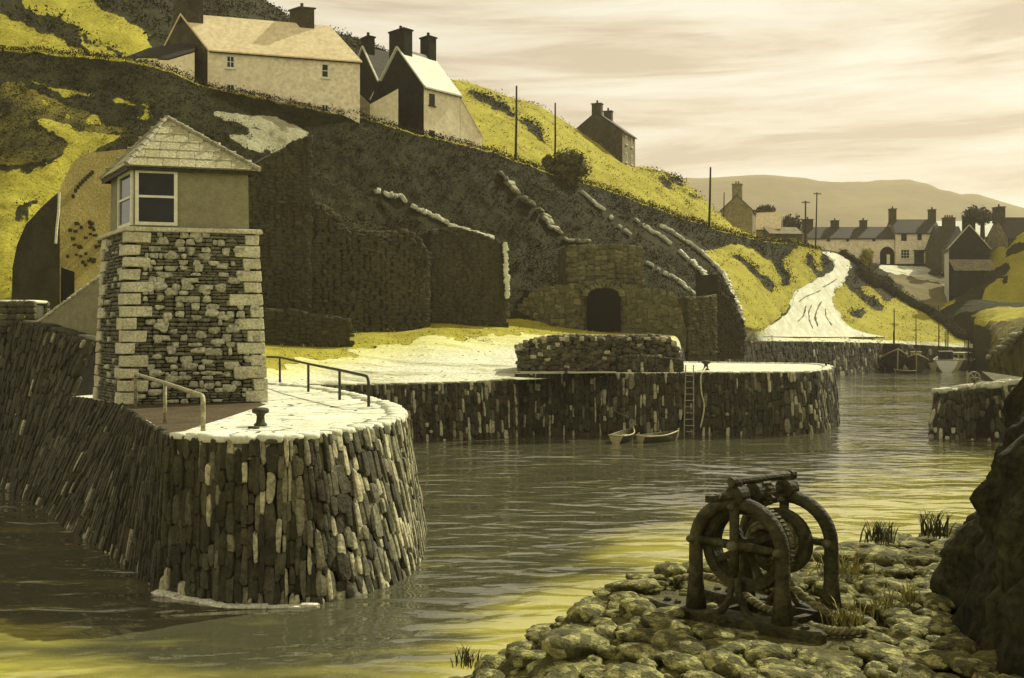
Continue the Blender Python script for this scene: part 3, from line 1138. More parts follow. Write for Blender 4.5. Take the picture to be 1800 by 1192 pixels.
def quoins(m, base, topp, u1, n1, u2, n2, rows, big=.95, small=.5):
    """big and small corner blocks in turn, wrapping the corner; u1,u2 point away from it along the two faces"""
    L_ = (topp - base).length
    v = (topp - base).normalized()
    hgt = L_ / rows
    for i in range(rows):
        a, b = (big, small) if i % 2 else (small, big)
        a, b = a * R(.78, 1.2), b * R(.78, 1.2)
        h = hgt * R(.78, .96)
        c = base + v * (hgt * (i + .5))
        o = .10
        p0 = c - v * h / 2
        q = []
        for z in (0, h):
            e = p0 + v * z
            q += [e + n1 * o + n2 * o, e + u1 * a + n1 * o, e + u1 * a + u2 * b * .96 - n1 * 0, e + u2 * b + n2 * o]
        jit = [V3((R(-.025, .025), R(-.025, .025), R(-.02, .02))) for _ in q]
        q = [x + y for x, y in zip(q, jit)]
        m.hexa(q)


Zb, Zt = 4.0, 10.28
Cb = V3((-14.02, 34.8, Zb))
ua = V3((math.cos(math.radians(15)), math.sin(math.radians(15)), 0))
pa = V3((-math.sin(math.radians(35)), math.cos(math.radians(35)), 0))
SW, SD = 5.02, 4.5


def plan(inset, z):
    """tower plan shrunk by inset on all sides at height z: front-left, front-right, back-right, back-left"""
    o = [Cb, Cb + ua * SW, Cb + ua * SW + pa * SD, Cb + pa * SD]
    c = (o[0] + o[2]) / 2
    k = 1 - 2 * inset / 4.4
    return [V3((c.x + (p.x - c.x) * k, c.y + (p.y - c.y) * k, z)) for p in o]


b0, b1 = plan(0, Zb), plan(.24, Zt)
tower = thing('pilot_tower', 'square rubble-stone tower with pale quoins, topped by a rendered lookout with slate roof', 'tower', plan(0, Zb)[0] + (plan(0, Zb)[2] - plan(0, Zb)[0]) / 2)
core = MB()
core.hexa([p + V3((0, 0, -.6)) for p in plan(.05, Zb)] + plan(.29, Zt))
core.build('mortar_core', 'mortar', tower)
rub = MB()
for i in range(4):
    j = (i + 1) % 4
    c = [b0[i], b0[j], b1[j], b1[i]]
    if i == 0:
        rubble_face(rub, c, 27, .16, .52, .34, (.06, .96))
    elif i == 3:
        rubble_face(rub, c, 26, .2, .5, .12, (.08, .92))
    else:
        rubble_face(rub, c, 18, .3, .6, .3, (.06, .96))
c = [b0[0], b0[1], b1[1], b1[0]]
big_ = []
for _ in range(260):
    fs_, ft_ = R(.22, .80), R(.04, .96)
    if any(((fs_ - q_[0]) * 5) ** 2 + ((ft_ - q_[1]) * 9) ** 2 < .5 ** 2 for q_ in big_) or len(big_) > 62:
        continue
    big_.append((fs_, ft_))
    p_ = quad_at(c, fs_, ft_)
    u_ = (c[1] - c[0]).normalized()
    v_ = (c[3] - c[0]).normalized()
    n_ = u_.cross(v_).normalized()
    rub.stone(p_ + n_ * R(.0, .02), u_, n_.cross(u_), n_, R(.24, .54), R(.15, .31), R(.14, .19), R(.6, 1), j=.13, taper=(.35, .25), flame=R(0, .3))
rub.build('rubble_masonry', 'rubble', tower, smooth=True)
for i in range(4):
    j, h = (i + 1) % 4, (i + 3) % 4
    u1 = (b0[j] - b0[i]).normalized()
    u2 = (b0[h] - b0[i]).normalized()
    v = (b1[i] - b0[i]).normalized()
    n1 = u1.cross(V3((0, 0, 1)))
    n2 = V3((0, 0, 1)).cross(u2)
    q = MB()
    quoins(q, b0[i], b1[i], u1, n1, u2, n2, 14, .92, .46)
    o = q.build('quoin_strip', 'quoin', tower)
    bv = o.modifiers.new('bevel', 'BEVEL')
    bv.width = .035
    bv.segments = 2
cap = MB()
lo_, hi_ = plan(.10, Zt), plan(.12, Zt + .16)
cap.hexa(plan(.06, Zt) + plan(.10, Zt + .17))
o = cap.build('cap_slab', 'quoin', tower)
bv = o.modifiers.new('bevel', 'BEVEL')
bv.width = .04
bv.segments = 2
# lookout
Zh0, Zh1 = Zt + .17, 12.66
h0, h1 = plan(.42, Zh0), plan(.44, Zh1)
hut = MB()
hut.hexa(h0 + h1)
hut.build('lookout_wall', 'render', tower)


def face_pt(c, s, t, off):
    u = (c[1] - c[0]).normalized()
    v = (c[3] - c[0]).normalized()
    n = u.cross(v).normalized()
    return quad_at(c, s, t) + n * off, u, n.cross(u), n


fF = [h0[0], h0[1], h1[1], h1[0]]
fL = [h0[3], h0[0], h1[0], h1[3]]


def window_on(face, s0, s1, t0, t1, parent, fw=.10, transom=(.5,), mull=(), depth=.07, frame_mat='white_paint', name='window'):
    fr = MB()
    p00, u, v, n = face_pt(face, s0, t0, 0)
    p11, _, _, _ = face_pt(face, s1, t1, 0)
    W = (p11 - p00).dot(u)
    Hh = (p11 - p00).dot(v)

    def bar(x0, x1, y0, y1, d=depth):
        c = p00 + u * ((x0 + x1) / 2) + v * ((y0 + y1) / 2) + n * (d / 2)
        fr.box(c, x1 - x0, y1 - y0, d, u, v, n)
    bar(0, fw, 0, Hh)
    bar(W - fw, W, 0, Hh)
    bar(fw, W - fw, 0, fw)
    bar(fw, W - fw, Hh - fw, Hh)
    for t in transom:
        bar(fw, W - fw, Hh * t - fw * .35, Hh * t + fw * .35, depth * .8)
    for mm in mull:
        bar(W * mm - fw * .3, W * mm + fw * .3, fw, Hh - fw, depth * .7)
    f = fr.build(name, frame_mat, parent)
    g = MB()
    g.box(p00 + u * (W / 2) + v * (Hh / 2) + n * .012, W - fw, Hh - fw, .02, u, v, n)
    g.build('pane', 'glass', f)
    return f


window_on(fF, .015, .375, .035, .955, tower, fw=.12, transom=(.52,), depth=.09)
window_on(fL, .42, .985, .035, .955, tower, fw=.12, transom=(.52,), depth=.09)
# slate roof: an off-centre pyramid
e0 = plan(.16, Zh1 - .02)
apex = (e0[0] + e0[2]) / 2
apex = V3((P(294, 212, 37.2).x, 37.2, P(294, 210, 37.2).z))
rf = MB()
rf.add(e0 + [apex], [(0, 1, 4), (1, 2, 4), (2, 3, 4), (3, 0, 4), (0, 3, 2, 1)])
roof = rf.build('roof', 'slate_pale', tower)
sl_ = MB()
for i in range(4):
    A_, B_ = e0[i], e0[(i + 1) % 4]
    u = (B_ - A_).normalized()
    mid = (A_ + B_) / 2
    v = (apex - A_) - u * (apex - A_).dot(u)
    Lv = v.length
    v.normalize()
    n = u.cross(v).normalized()
    ax = (apex - A_).dot(u)
    W = (B_ - A_).length
    rows_ = 6
    for r in range(rows_):
        t0, t1 = r / rows_, min(1, (r + 1.25) / rows_)
        x0, x1 = ax * t0, W - (W - ax) * t0
        s = x0 - (.25 if r % 2 else 0)
        while s < x1:
            wd = R(.50, .74)
            a, b = max(s, ax * (t0 * .6 + t1 * .4)), min(s + wd - .015, W - (W - ax) * (t0 * .6 + t1 * .4))
            if b - a > .08:
                p = A_ + u * ((a + b) / 2) + v * (Lv * (t0 + t1) / 2) + n * (.035 + R(0, .01))
                sl_.box(p, b - a, Lv * (t1 - t0), .028, u, (v * math.cos(.05) + n * -.05).normalized(), n, tint=R(0, .9))
            s += wd
sl_.build('slate_courses', 'slate_pale', roof)
hp = MB()
for i in range(4):
    pth = resample([e0[i] + V3((0, 0, .05)), apex + V3((0, 0, .06))], .42)
    for a, b in zip(pth[:-1], pth[1:]):
        hp.tube([a + V3((0, 0, .02)), b], [.105, .09], 8)
hp.tube([apex + V3((0, 0, -.1)), apex + V3((0, 0, .14))], [.14, .10], 10)
hp.build('hip_tiles', 'lead', roof, smooth=False)
fa = MB()
for i in range(4):
    A_, B_ = e0[i], e0[(i + 1) % 4]
    u = (B_ - A_).normalized()
    n = u.cross(V3((0, 0, 1)))
    fa.box((A_ + B_) / 2 + V3((0, 0, -.07)) - n * .06, (B_ - A_).length - .1, .05, .14, u, n, V3((0, 0, 1)))
fa.build('eaves_board', 'rail_dark', tower)


# ------------------------------------------------------------------ pier furniture
def bent(pts, r=.28, n=5):
    out = [V3(pts[0])]
    for i in range(1, len(pts) - 1):
        a, b, c = V3(pts[i - 1]), V3(pts[i]), V3(pts[i + 1])
        p, q = b + (a - b).normalized() * min(r, (a - b).length * .45), b + (c - b).normalized() * min(r, (c - b).length * .45)
        for k in range(n + 1):
            t = k / n
            out.append(p.lerp(b, t).lerp(b.lerp(q, t), t))
    out.append(V3(pts[-1]))
    return out


z1 = V3((0, 0, 1.16))
a, b, c = G(238, 716, 4), G(290, 745, 4), G(357, 762, 4)
rl = thing('handrail', 'pale bent pipe handrail on three legs in front of the tower', 'railing', b)
top_a, top_c = a + z1, c + V3((0, 0, .98))
mb_ = MB()
mb_.tube(bent([a + V3((0, 0, -.1)), top_a, b + V3((0, 0, 1.17)), top_c + (top_a - top_c).normalized() * .5, top_c, c + V3((0, 0, -.1))], .18), .062, 8)
mb_.build('top_rail', 'iron_pale', rl, smooth=True)
mb_ = MB()
mb_.tube([b + V3((0, 0, -.1)), b + V3((0, 0, 1.16))], .055, 8)
mb_.build('leg', 'iron_pale', rl, smooth=True)
posts = [G(492, 673, 4), G(542, 689, 4), G(597, 703, 4), G(648, 715, 4)]
rl = thing('handrail', 'dark pipe handrail on four legs along the far edge of the pier top', 'railing', posts[1])
start = V3((P(468, 616, 52).x, 52, 5.25))
zz = V3((0, 0, 1.12))
mb_ = MB()
mb_.tube(bent([start, posts[0] + V3((0, 0, 1.3)), posts[1] + V3((0, 0, 1.22)), posts[2] + V3((0, 0, 1.15)), posts[3] + zz * .95, posts[3] + V3((0, 0, -.1))], .35), .055, 8)
mb_.build('top_rail', 'rail_dark', rl, smooth=True)
for p, h in zip(posts[:3], (1.3, 1.22, 1.15)):
    mb_ = MB()
    mb_.tube([p + V3((0, 0, -.1)), p + V3((0, 0, h))], .055, 8)
    mb_.build('leg', 'rail_dark', rl, smooth=True)


def bollard(c, s, label):
    t = thing('bollard', label, 'bollard', c)
    m = MB()
    m.lathe(c, (0, 0, 1), [(-.02, .17 * s), (.06 * s, .17 * s), (.1 * s, .12 * s), (.26 * s, .10 * s), (.34 * s, .13 * s)], 18)
    m.build('stem', 'iron', t, smooth=True)
    m = MB()
    m.lathe(c, (0, 0, 1), [(.32 * s, .12 * s), (.36 * s, .215 * s), (.43 * s, .23 * s), (.48 * s, .19 * s), (.5 * s, .05 * s)], 18)
    m.build('head', 'iron', t, smooth=True)
    return t


bollard(G(458, 749, 4.0), 1.05, 'black mushroom-headed iron bollard on the near pier top')
rr = MB()
q0 = G(446, 752, 4.03)
rr.tube([q0 + V3((math.cos(a_) * .13, math.sin(a_) * .13, R(0, .02))) for a_ in np.linspace(0, 2 * math.pi, 15)], .035, 6)
tag(rr.build('mooring_ring', 'iron', origin=q0, smooth=True), 'small iron mooring ring lying at the foot of the near bollard', 'ring')

# ------------------------------------------------------------------ inner quays
mid_pts = [V3((LE[0][i] * (COLS[i] - 900) / FL, LE[0][i], LE[1][i])) for i in range(NC)]


def e_at(px):
    d = np.interp(px, COLS, LE[0])
    z = np.interp(px, COLS, LE[1])
    return V3(((px - 900) * d / FL, d, z))


mq = [(e_at(p) + V3((0, .0, .03)), V3((e_at(p).x + .15, e_at(p).y - .5, -.3))) for p in (548, 600, 660, 720, 780, 840, 907)]
q = thing('quay_wall', 'long dark quay wall flecked with pale upright stones, behind the near pier', 'quay', mq[3][1])
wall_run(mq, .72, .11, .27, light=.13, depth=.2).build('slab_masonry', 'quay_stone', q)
backing(mq).build('mortar_core', 'mortar', q)
cp = MB()
pth = resample([t for t, _ in mq], .9)
for a, b in zip(pth[:-1], pth[1:]):
    u = (b - a).normalized()
    n = u.cross(V3((0, 0, 1)))
    cp.stone((a + b) / 2 - n * .35, u, -n, V3((0, 0, 1)), (b - a).length * R(.9, 1), R(.6, .9), .16, R(0, 1))
cp.build('coping', 'wall_top_grey', q, smooth=True)

JZ = 3.95
jp = [G(905, 655, JZ), G(1000, 655.5, JZ), G(1100, 655.5, JZ), G(1200, 655.5, JZ), G(1300, 655.5, JZ), G(1400, 655, JZ), G(1430, 653.8, JZ), G(1450, 651.5, JZ), G(1460, 648.5, JZ), G(1463, 645.5, JZ), G(1455, 642, JZ), G(1430, 640, JZ), G(1330, 638.5, JZ), G(1195, 637, JZ)]
jpairs = []
for i, p in enumerate(jp):
    u = (jp[min(i + 1, len(jp) - 1)] - jp[max(i - 1, 0)]).normalized()
    n = u.cross(V3((0, 0, 1)))
    jpairs.append((p, p + n * .45 + V3((0, 0, -JZ - .3))))
jt = thing('jetty', 'stone jetty with rounded end and pale grey top in the middle of the harbour', 'jetty', jp[4] + V3((0, 0, -JZ)))
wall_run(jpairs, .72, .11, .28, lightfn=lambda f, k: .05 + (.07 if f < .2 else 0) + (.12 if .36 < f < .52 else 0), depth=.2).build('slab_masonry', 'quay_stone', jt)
backing(jpairs).build('mortar_core', 'mortar', jt)
poly_sheet(jp + [V3((2, 84, JZ)), V3((0, 70, JZ))], JZ, .4).build('paved_top', 'wall_top', jt)
cp = MB()
pth = resample(jp[3:], .8)
for a, b in zip(pth[:-1], pth[1:]):
    u = (b - a).normalized()
    n = u.cross(V3((0, 0, 1)))
    cp.stone((a + b) / 2 - n * .3, u, -n, V3((0, 0, 1)), (b - a).length * R(.92, 1), R(.5, .75), .18, R(0, 1))
cp.build('coping', 'wall_top', jt, smooth=True)
pl = MB()
a, b = G(905, 657.5, JZ + .08), G(1088, 655.5, JZ + .08)
pl.add([a + V3((-.8, -.1, 0)), b + V3((0, -.1, 0)), b + V3((0, 2.5, 0)), a + V3((.6, 2.5, 0.0))], [(0, 1, 2, 3)])
pl.build('worn_ledge', 'ruin_mid', jt)
bollard(G(1241, 651, JZ), 1.35, 'black bollard with a rope over it on the middle jetty')
bollard(G(1452, 645, JZ), .7, 'tiny bollard near the rounded tip of the middle jetty')
bollard(G(996, 657, JZ + .08) + V3((0, .4, 0)), .8, 'dark bollard on the worn ledge below the ruined wall')

iq = [(e_at(p) + V3((0, 0, .04)), V3((e_at(p).x + .2, e_at(p).y - .5, -.3))) for p in (1186, 1190, 1196, 1201, 1260, 1330, 1400, 1470, 1540, 1600, 1660, 1730)]
q = thing('quay_wall', 'far dark quay wall along the inner basin below the white track', 'quay', iq[6][1])
wall_run(iq, 1.0, .35, .8, lightfn=lambda f, k: .16 if .6 < f < .9 else .04, depth=.3).build('slab_masonry', 'quay_stone', q)
backing(iq).build('mortar_core', 'mortar', q)

# ruined wall standing on the jetty root
ruin = thing('ruined_wall', 'low dark ruined wall with pale top stones standing on the jetty root', 'wall', G(1050, 655, JZ))
rb = MB()
ra, rbb = P(910, 655, 64.2), P(1196, 655, 64.2)
prof = [(910, 612), (925, 604), (945, 597), (970, 594), (1010, 592), (1060, 594), (1110, 593), (1150, 592), (1172, 594), (1186, 604), (1196, 622)]
vs, fs = [], []
for (px, py) in prof:
    f_ = P(px, py, 64.2)
    vs += [V3((f_.x, 64.2, 3.3)), f_, f_ + V3((.1, 2.2, 0)), V3((f_.x + .1, 66.4, 3.3))]
for i in range(len(prof) - 1):
    a, b = 4 * i, 4 * i + 4
    fs += [(a, b, b + 1, a + 1), (a + 1, b + 1, b + 2, a + 2), (a + 2, b + 2, b + 3, a + 3)]
fs += [(0, 1, 2, 3), (len(vs) - 4, len(vs) - 1, len(vs) - 2, len(vs) - 3)]
rb.add(vs, fs)
rb.build('wall_core', 'mortar', ruin)
rs = MB()
for px in np.arange(912, 1194, 7.5):
    ytop = np.interp(px, [p[0] for p in prof], [p[1] for p in prof])
    y = ytop + 3
    while y < 662:
        hgt = R(5, 10)
        c = P(px + R(-3, 3), y, 64.15)
        lt = random.random()
        li = .14 if y > ytop + 8 else .5
        rs.stone(c, V3((1, 0, 0)), V3((0, 0, 1)), V3((0, -1, 0)), R(.28, .5), hgt * 64 / 1700 * 1.05, R(.2, .34), R(.6, .95) if lt < li * .55 else R(0, .22), j=.16)
        y += hgt
    for dd in (.5, 1.2, 1.9):
        c = P(px + R(-3, 3), ytop, 64.2) + V3((0, dd, .02))
        rs.stone(c, V3((1, 0, 0)), V3((0, 1, 0)), V3((0, 0, 1)), R(.28, .42), R(.5, .7), R(.18, .38), R(.3, .9) if random.random() < .6 else R(0, .2), j=.15)
rs.build('rubble_masonry', 'quay_stone', ruin, smooth=True)
blk = [(P(1088, 640, 62.6) + V3((0, 0, 0)), P(1088, 752, 62.45)), (P(1199, 636, 62.6), P(1199, 752, 62.45))]
pA, pB = P(1086, 628, 62.7), P(1199, 632, 62.7)
bp_ = [(V3((pA.x, 63.0, pA.z)), V3((pA.x, 62.1, 2.2))), (V3((pA.x + 1.5, 63.0, pA.z + .2)), V3((pA.x + 1.5, 62.1, 2.2))), (V3((pB.x, 63.0, pB.z)), V3((pB.x, 62.1, 2.2))), (V3((pB.x + .05, 65.5, pB.z)), V3((pB.x + .1, 65.4, 2.2)))]
wall_run(bp_, .5, .16, .36, light=.07, depth=.18).build('buttress', 'quay_stone', ruin, smooth=True)
bl = MB()
bl.hexa([V3((pA.x, 62.45, 2.4)), V3((pB.x, 62.45, 2.4)), V3((pB.x, 65.4, 2.4)), V3((pA.x, 65.4, 2.4)), V3((pA.x, 63.05, pA.z)), V3((pB.x, 63.05, pB.z)), V3((pB.x, 65.4, pB.z)), V3((pA.x, 65.4, pA.z))])
bl.build('buttress_core', 'mortar', ruin)

# ladder and ropes on the jetty
la = P(1208, 652, 62.25)
ld = thing('ladder', 'thin iron ladder fixed to the jetty wall beside the ruined wall', 'ladder', V3((la.x, 62.1, 0)))
for s in (-1, 1):
    m = MB()
    m.tube([P(1212 + s * 7, 642, 62.0), P(1212 + s * 7, 655, 61.8), P(1211 + s * 8.5, 776, 61.3)], .04, 6)
    m.build('stile', 'iron_pale', ld)
for i in range(10):
    m = MB()
    y = 660 + i * 11
    m.tube([P(1205, y, 61.8 - .05 * i), P(1219, y, 61.8 - .05 * i)], .03, 6)
    m.build('rung', 'iron_pale', ld)


def rope(name, pts, r, label, cat='rope', material='rope', grp=None):
    m = MB()
    pts = smooth_path(pts, 8)
    m.tube(pts, r, 6)
    return tag(m.build(name, material, origin=pts[0], smooth=True), label, cat, grp)


MT['rope_pale'] = mat('rope_pale', (.58, .53, .36), (.42, .38, .25), 5, .9, .2, 30)
rope('mooring_rope', [P(1241, 646, 64.8), P(1236, 653, 62.1), P(1232, 662, 61.75), P(1233, 690, 61.6), P(1238, 712, 61.5), P(1235, 735, 61.4), P(1231, 752, 61.3)], .055, 'pale rope hanging from the jetty bollard down the wall to the water', material='rope_pale')
rope('mooring_rope', [P(1017, 657, 62.7), P(1028, 669, 61.9), P(1041, 686, 61.6), P(1056, 703, 60.5), P(1080, 722, 58.5), P(1108, 735, 57), P(1120, 747, 56.3), P(1122, 752, 56.2)], .013, 'thin mooring rope sagging from the worn ledge to the left rowing boat', material='rope')
# ------------------------------------------------------------------ old works on the hillside
def prism_wall(name, label, cat, front, Y0, Y1, depth, material, stones=None, base=-1.5, grp=None, light=.03, stone_mat=None, ssize=(.35, .8), srow=.30):
    """A thick masonry block whose front outline is a list of (px,py) top points from left to right; it goes back by depth."""
    t = thing(name, label, cat, P(front[0][0], 575, Y0), grp)
    xs = [p[0] for p in front]
    n = len(front)

    def yy(px):
        return Y0 + (Y1 - Y0) * (px - xs[0]) / (xs[-1] - xs[0])
    fr = [P(px, py, yy(px)) for px, py in front]
    u = (V3((fr[-1].x, fr[-1].y, 0)) - V3((fr[0].x, fr[0].y, 0))).normalized()
    back = V3((-u.y, u.x, 0)) * depth
    m = MB()
    vs, fs = [], []
    for f in fr:
        g = drop(f.x, f.y)
        zb = (g if g is not None else 5) + base
        zb = min(zb, f.z - .3, 5.5 + base + 3)
        vs += [V3((f.x, f.y, zb)), f, f + back, V3((f.x + back.x, f.y + back.y, zb))]
    for i in range(n - 1):
        a, b = 4 * i, 4 * i + 4
        fs += [(a, b, b + 1, a + 1), (a + 1, b + 1, b + 2, a + 2), (a + 2, b + 2, b + 3, a + 3)]
    fs += [(0, 1, 2, 3), (4 * n - 4, 4 * n - 1, 4 * n - 2, 4 * n - 3)]
    m.add(vs, fs)
    m.build('wall', material, t)
    nn = V3((u.y, -u.x, 0))
    if stones:
        s = MB()
        tot = (V3((fr[-1].x, fr[-1].y, 0)) - V3((fr[0].x, fr[0].y, 0))).length
        x = 0.0
        while x < tot:
            w_ = R(*ssize)
            f = (x + w_ / 2) / tot
            if f > 1:
                break
            zt = np.interp(f * (xs[-1] - xs[0]), [q - xs[0] for q in xs], [q.z for q in fr])
            p0 = V3((fr[0].x, fr[0].y, 0)).lerp(V3((fr[-1].x, fr[-1].y, 0)), f)
            z = min(q.z for q in vs) + .5
            while z < zt:
                h = R(.7, 1.3) * srow
                if z + h * .4 < zt:
                    s.stone(V3((p0.x, p0.y, min(z + h / 2, zt - h * .3))) + nn * R(-.04, .03) + u * R(-.2, .2), u, V3((0, 0, 1)), nn, w_ * R(.8, 1.1), h * 1.02, R(.10, .2) * (1.4 if material == 'ruin_mid' else .7), R(.5, 1) if random.random() < light else R(0, .45) ** 1.3, j=.2)
                z += h
            x += w_ * .95
        s.build('rubble_masonry', stone_mat or material, t, smooth=True)
    # broken stones along the top
    s = MB()
    for a, b in zip(fr[:-1], fr[1:]):
        pth = resample([a, b], .8)
        for p, q in zip(pth[:-1], pth[1:]):
            d = (q - p).normalized()
            s.stone((p + q) / 2 + back.normalized() * R(.2, .5), d, back.normalized(), d.cross(back.normalized()), R(.6, 1.0), R(.5, .9), R(.2, .45), R(0, .3), j=.18)
    s.build('top_course', stone_mat or material, t, smooth=True)
    return t, fr, u, nn


prism_wall('hopper_wall', 'tall dark masonry hopper wall rising just behind the tower lookout', 'wall', [(380, 296), (452, 290), (492, 268), (520, 250), (548, 240)], 71, 75, 8, 'ruin_dark', True)
prism_wall('hopper_wall', 'broad dark ruined wall with a stepped broken top, right of the tallest hopper wall', 'wall', [(521, 362), (548, 357), (565, 360), (585, 372), (600, 398), (606, 408), (690, 408), (715, 406), (740, 425), (757, 452)], 76, 84, 6, 'ruin_dark', True)
prism_wall('low_wall', 'low dark wall with a yellow turf top at the foot of the hopper walls', 'wall', [(466, 546), (522, 548), (560, 556), (600, 562), (612, 566), (615, 575)], 69.5, 71.5, 3, 'ruin_dark', True)
prism_wall('retaining_wall', 'dark sloping retaining wall ending in a bright white upright edge', 'wall', [(758, 408), (800, 400), (840, 412), (884, 428), (890, 432)], 86.5, 90, 4, 'ruin_dark', True)
ce = MB()  # thin tube added to draw the wall's pale edge; not a pipe
ce.tube(smooth_path([P(521.5, 366, 75.8), P(523, 420, 75.8), P(524, 480, 75.8), P(523, 545, 75.8)], 5), .045, 5)
tag(ce.build('pale_edge_line', 'wall_top_grey', origin=P(523, 545, 75.8)), 'thin pale line added down the left edge of the stepped ruined wall', 'wall edge')
# the kiln house with its arch
kl, kfr, ku, kn = prism_wall('kiln', 'stone kiln with a dark arched mouth and low side wings under the slope', 'kiln', [(998, 434), (1015, 432), (1060, 431), (1100, 432), (1126, 436), (1131, 446)], 97.2, 98.4, 5, 'ruin_mid', True, light=.16, ssize=(.5, 1.2), srow=.5)


def wing(front, Y0, Y1, depth, light, part='side_wing'):
    t2 = MB()
    xs = [p[0] for p in front]
    vs, fs = [], []
    fr = [P(px, py, Y0 + (Y1 - Y0) * (px - xs[0]) / (xs[-1] - xs[0])) for px, py in front]
    for f in fr:
        vs += [V3((f.x, f.y, 4.5)), f, f + V3((0, depth, 0)), V3((f.x, f.y + depth, 4.5))]
    for i in range(len(fr) - 1):
        a, b = 4 * i, 4 * i + 4
        fs += [(a, b, b + 1, a + 1), (a + 1, b + 1, b + 2, a + 2), (a + 2, b + 2, b + 3, a + 3)]
    fs += [(0, 1, 2, 3), (4 * len(fr) - 4, 4 * len(fr) - 1, 4 * len(fr) - 2, 4 * len(fr) - 3)]
    t2.add(vs, fs)
    for px in np.arange(xs[0] + 5, xs[-1] - 3, 9):
        yt = np.interp(px, xs, [p[1] for p in front])
        y = yt + 2
        while y < 580:
            h = R(5, 11)
            d = Y0 + (Y1 - Y0) * (px - xs[0]) / (xs[-1] - xs[0])
            if not (1030 < px < 1092 and y > 508):
                t2.stone(P(px + R(-3, 3), y, d - .02), V3((1, 0, 0)), V3((0, 0, 1)), V3((0, -1, 0)), R(.4, .75), h * d / 1700, R(.15, .3), R(.4, 1) if random.random() < light else R(0, .25), j=.17)
            y += h
    t2.build(part, 'ruin_mid', kl)


wing([(893, 578), (898, 560), (910, 542), (930, 520), (945, 509), (975, 503), (1031, 500)], 96.0, 96.6, 3, .2)
wing([(1091, 500), (1130, 510), (1165, 512), (1180, 516), (1192, 530), (1200, 560), (1206, 578)], 96.7, 97.4, 3, .12)
wing([(1028, 499), (1046, 494), (1060, 493), (1075, 494), (1094, 499)], 96.4, 96.8, 3, .12, 'arch_head')
ar = MB()
a0 = P(1031, 580, 96.3)
n_ = 14
prof = [(1031, 582)] + [(1061 - 30 * math.cos(t), 520 - 14 * math.sin(t)) for t in np.linspace(0, math.pi, n_)] + [(1091, 582)]
vs = [P(px, py, 95.9) for px, py in prof]
ar.add(vs, [tuple(range(len(vs)))[::-1]])
ar.build('arch_mouth', 'black', kl)
vo = MB()
for t in np.linspace(.05, math.pi - .05, 15):
    p = P(1061 - 32.5 * math.cos(t), 519 - 17 * math.sin(t), 95.95)
    v = V3((-math.cos(t) * 1.6, 0, math.sin(t))).normalized()
    vo.stone(p, v.cross(V3((0, -1, 0))) * -1, v, V3((0, -1, 0)), .32, .55, .35, R(.3, 1) if random.random() < .7 else .1)
vo.build('voussoir_ring', 'ruin_mid', kl, smooth=True)
prism_wall('lime_store', 'small square stone store with a pale top edge, right of the kiln', 'outbuilding', [(1209, 524), (1225, 524), (1245, 523), (1261, 519)], 101, 103, 4, 'ruin_mid', True, light=.15)
prism_wall('buttress_wall', 'dark leaning buttress wall with a white ragged edge beside the small store', 'wall', [(1262, 482), (1272, 492), (1286, 515), (1297, 545), (1308, 571)], 104, 107, 3, 'ruin_dark', True)

# left of the tower
rn = thing('ruined_building', 'ruined tan brick building with dark gaping side left of the tower', 'ruin', P(105, 545, 56))
m = MB()
c0, c1, c2 = P(105, 335, 56.4), P(222, 262, 59.5), P(22, 372, 59)
pts = [(105, 335), (116, 308), (128, 286), (140, 274), (160, 268), (185, 266), (222, 262)]
vs, fs = [], []
for px, py in pts:
    d = 56.4 + 3.1 * (px - 105) / 117
    f = P(px, py, d)
    vs += [V3((f.x, f.y, 5.5)), f, f + V3((.3, 6, 0)), V3((f.x + .3, f.y + 6, 5.5))]
for i in range(len(pts) - 1):
    a, b = 4 * i, 4 * i + 4
    fs += [(a, b, b + 1, a + 1), (a + 1, b + 1, b + 2, a + 2)]
m.add(vs, fs)
br = random.Random(3)
for _ in range(46):
    px, py = br.uniform(112, 186), br.uniform(388, 466)
    if (px - 150) ** 2 / 1600 + (py - 428) ** 2 / 1500 > 1:
        continue
    d = 56.4 + 3.1 * (px - 105) / 117
    m.box(P(px, py, d - .02), R(.2, .42), .08, R(.12, .2), tint=1)
for t in np.linspace(0, 1, 9):
    px, py = 128 + 34 * t, 345 - 42 * t ** .7
    m.box(P(px, py, 56.4 + 3.1 * (px - 105) / 117 - .02), .22, .08, .22, tint=1)
m.build('brick_wall', 'brick_tan', rn)
m = MB()
pts = [(20, 545), (22, 470), (30, 430), (45, 395), (75, 362), (100, 340), (105, 337)]
vs, fs = [], []
for px, py in pts:
    d = 58.6 - 2.25 * (px - 20) / 85
    f = P(px, py, d)
    vs += [V3((f.x, f.y, 4.0)), f, f + V3((.3, 5, 0)), V3((f.x + .3, f.y + 5, 4.0))]
for i in range(len(pts) - 1):
    a, b = 4 * i, 4 * i + 4
    fs += [(a, b, b + 1, a + 1), (a + 1, b + 1, b + 2, a + 2), (a + 2, b + 2, b + 3, a + 3)]
fs.append((0, 1, 2, 3))
m.add(vs, fs)
m.build('side_wall', 'ruin_dark', rn)
m = MB()
m.tube(smooth_path([P(104, 338, 56.2), P(103, 370, 56.2), P(100, 400, 56.2), P(98, 428, 56.2)], 6), .07, 6)
m.build('corner_edge', 'wall_top', rn)
m = MB()
d0 = P(118, 512, 56.5)
m.add([P(107, 540, 56.2), P(131, 540, 56.75), P(131, 478, 56.75), P(107, 470, 56.2)], [(0, 1, 2, 3)])
m.build('doorway', 'black', rn)

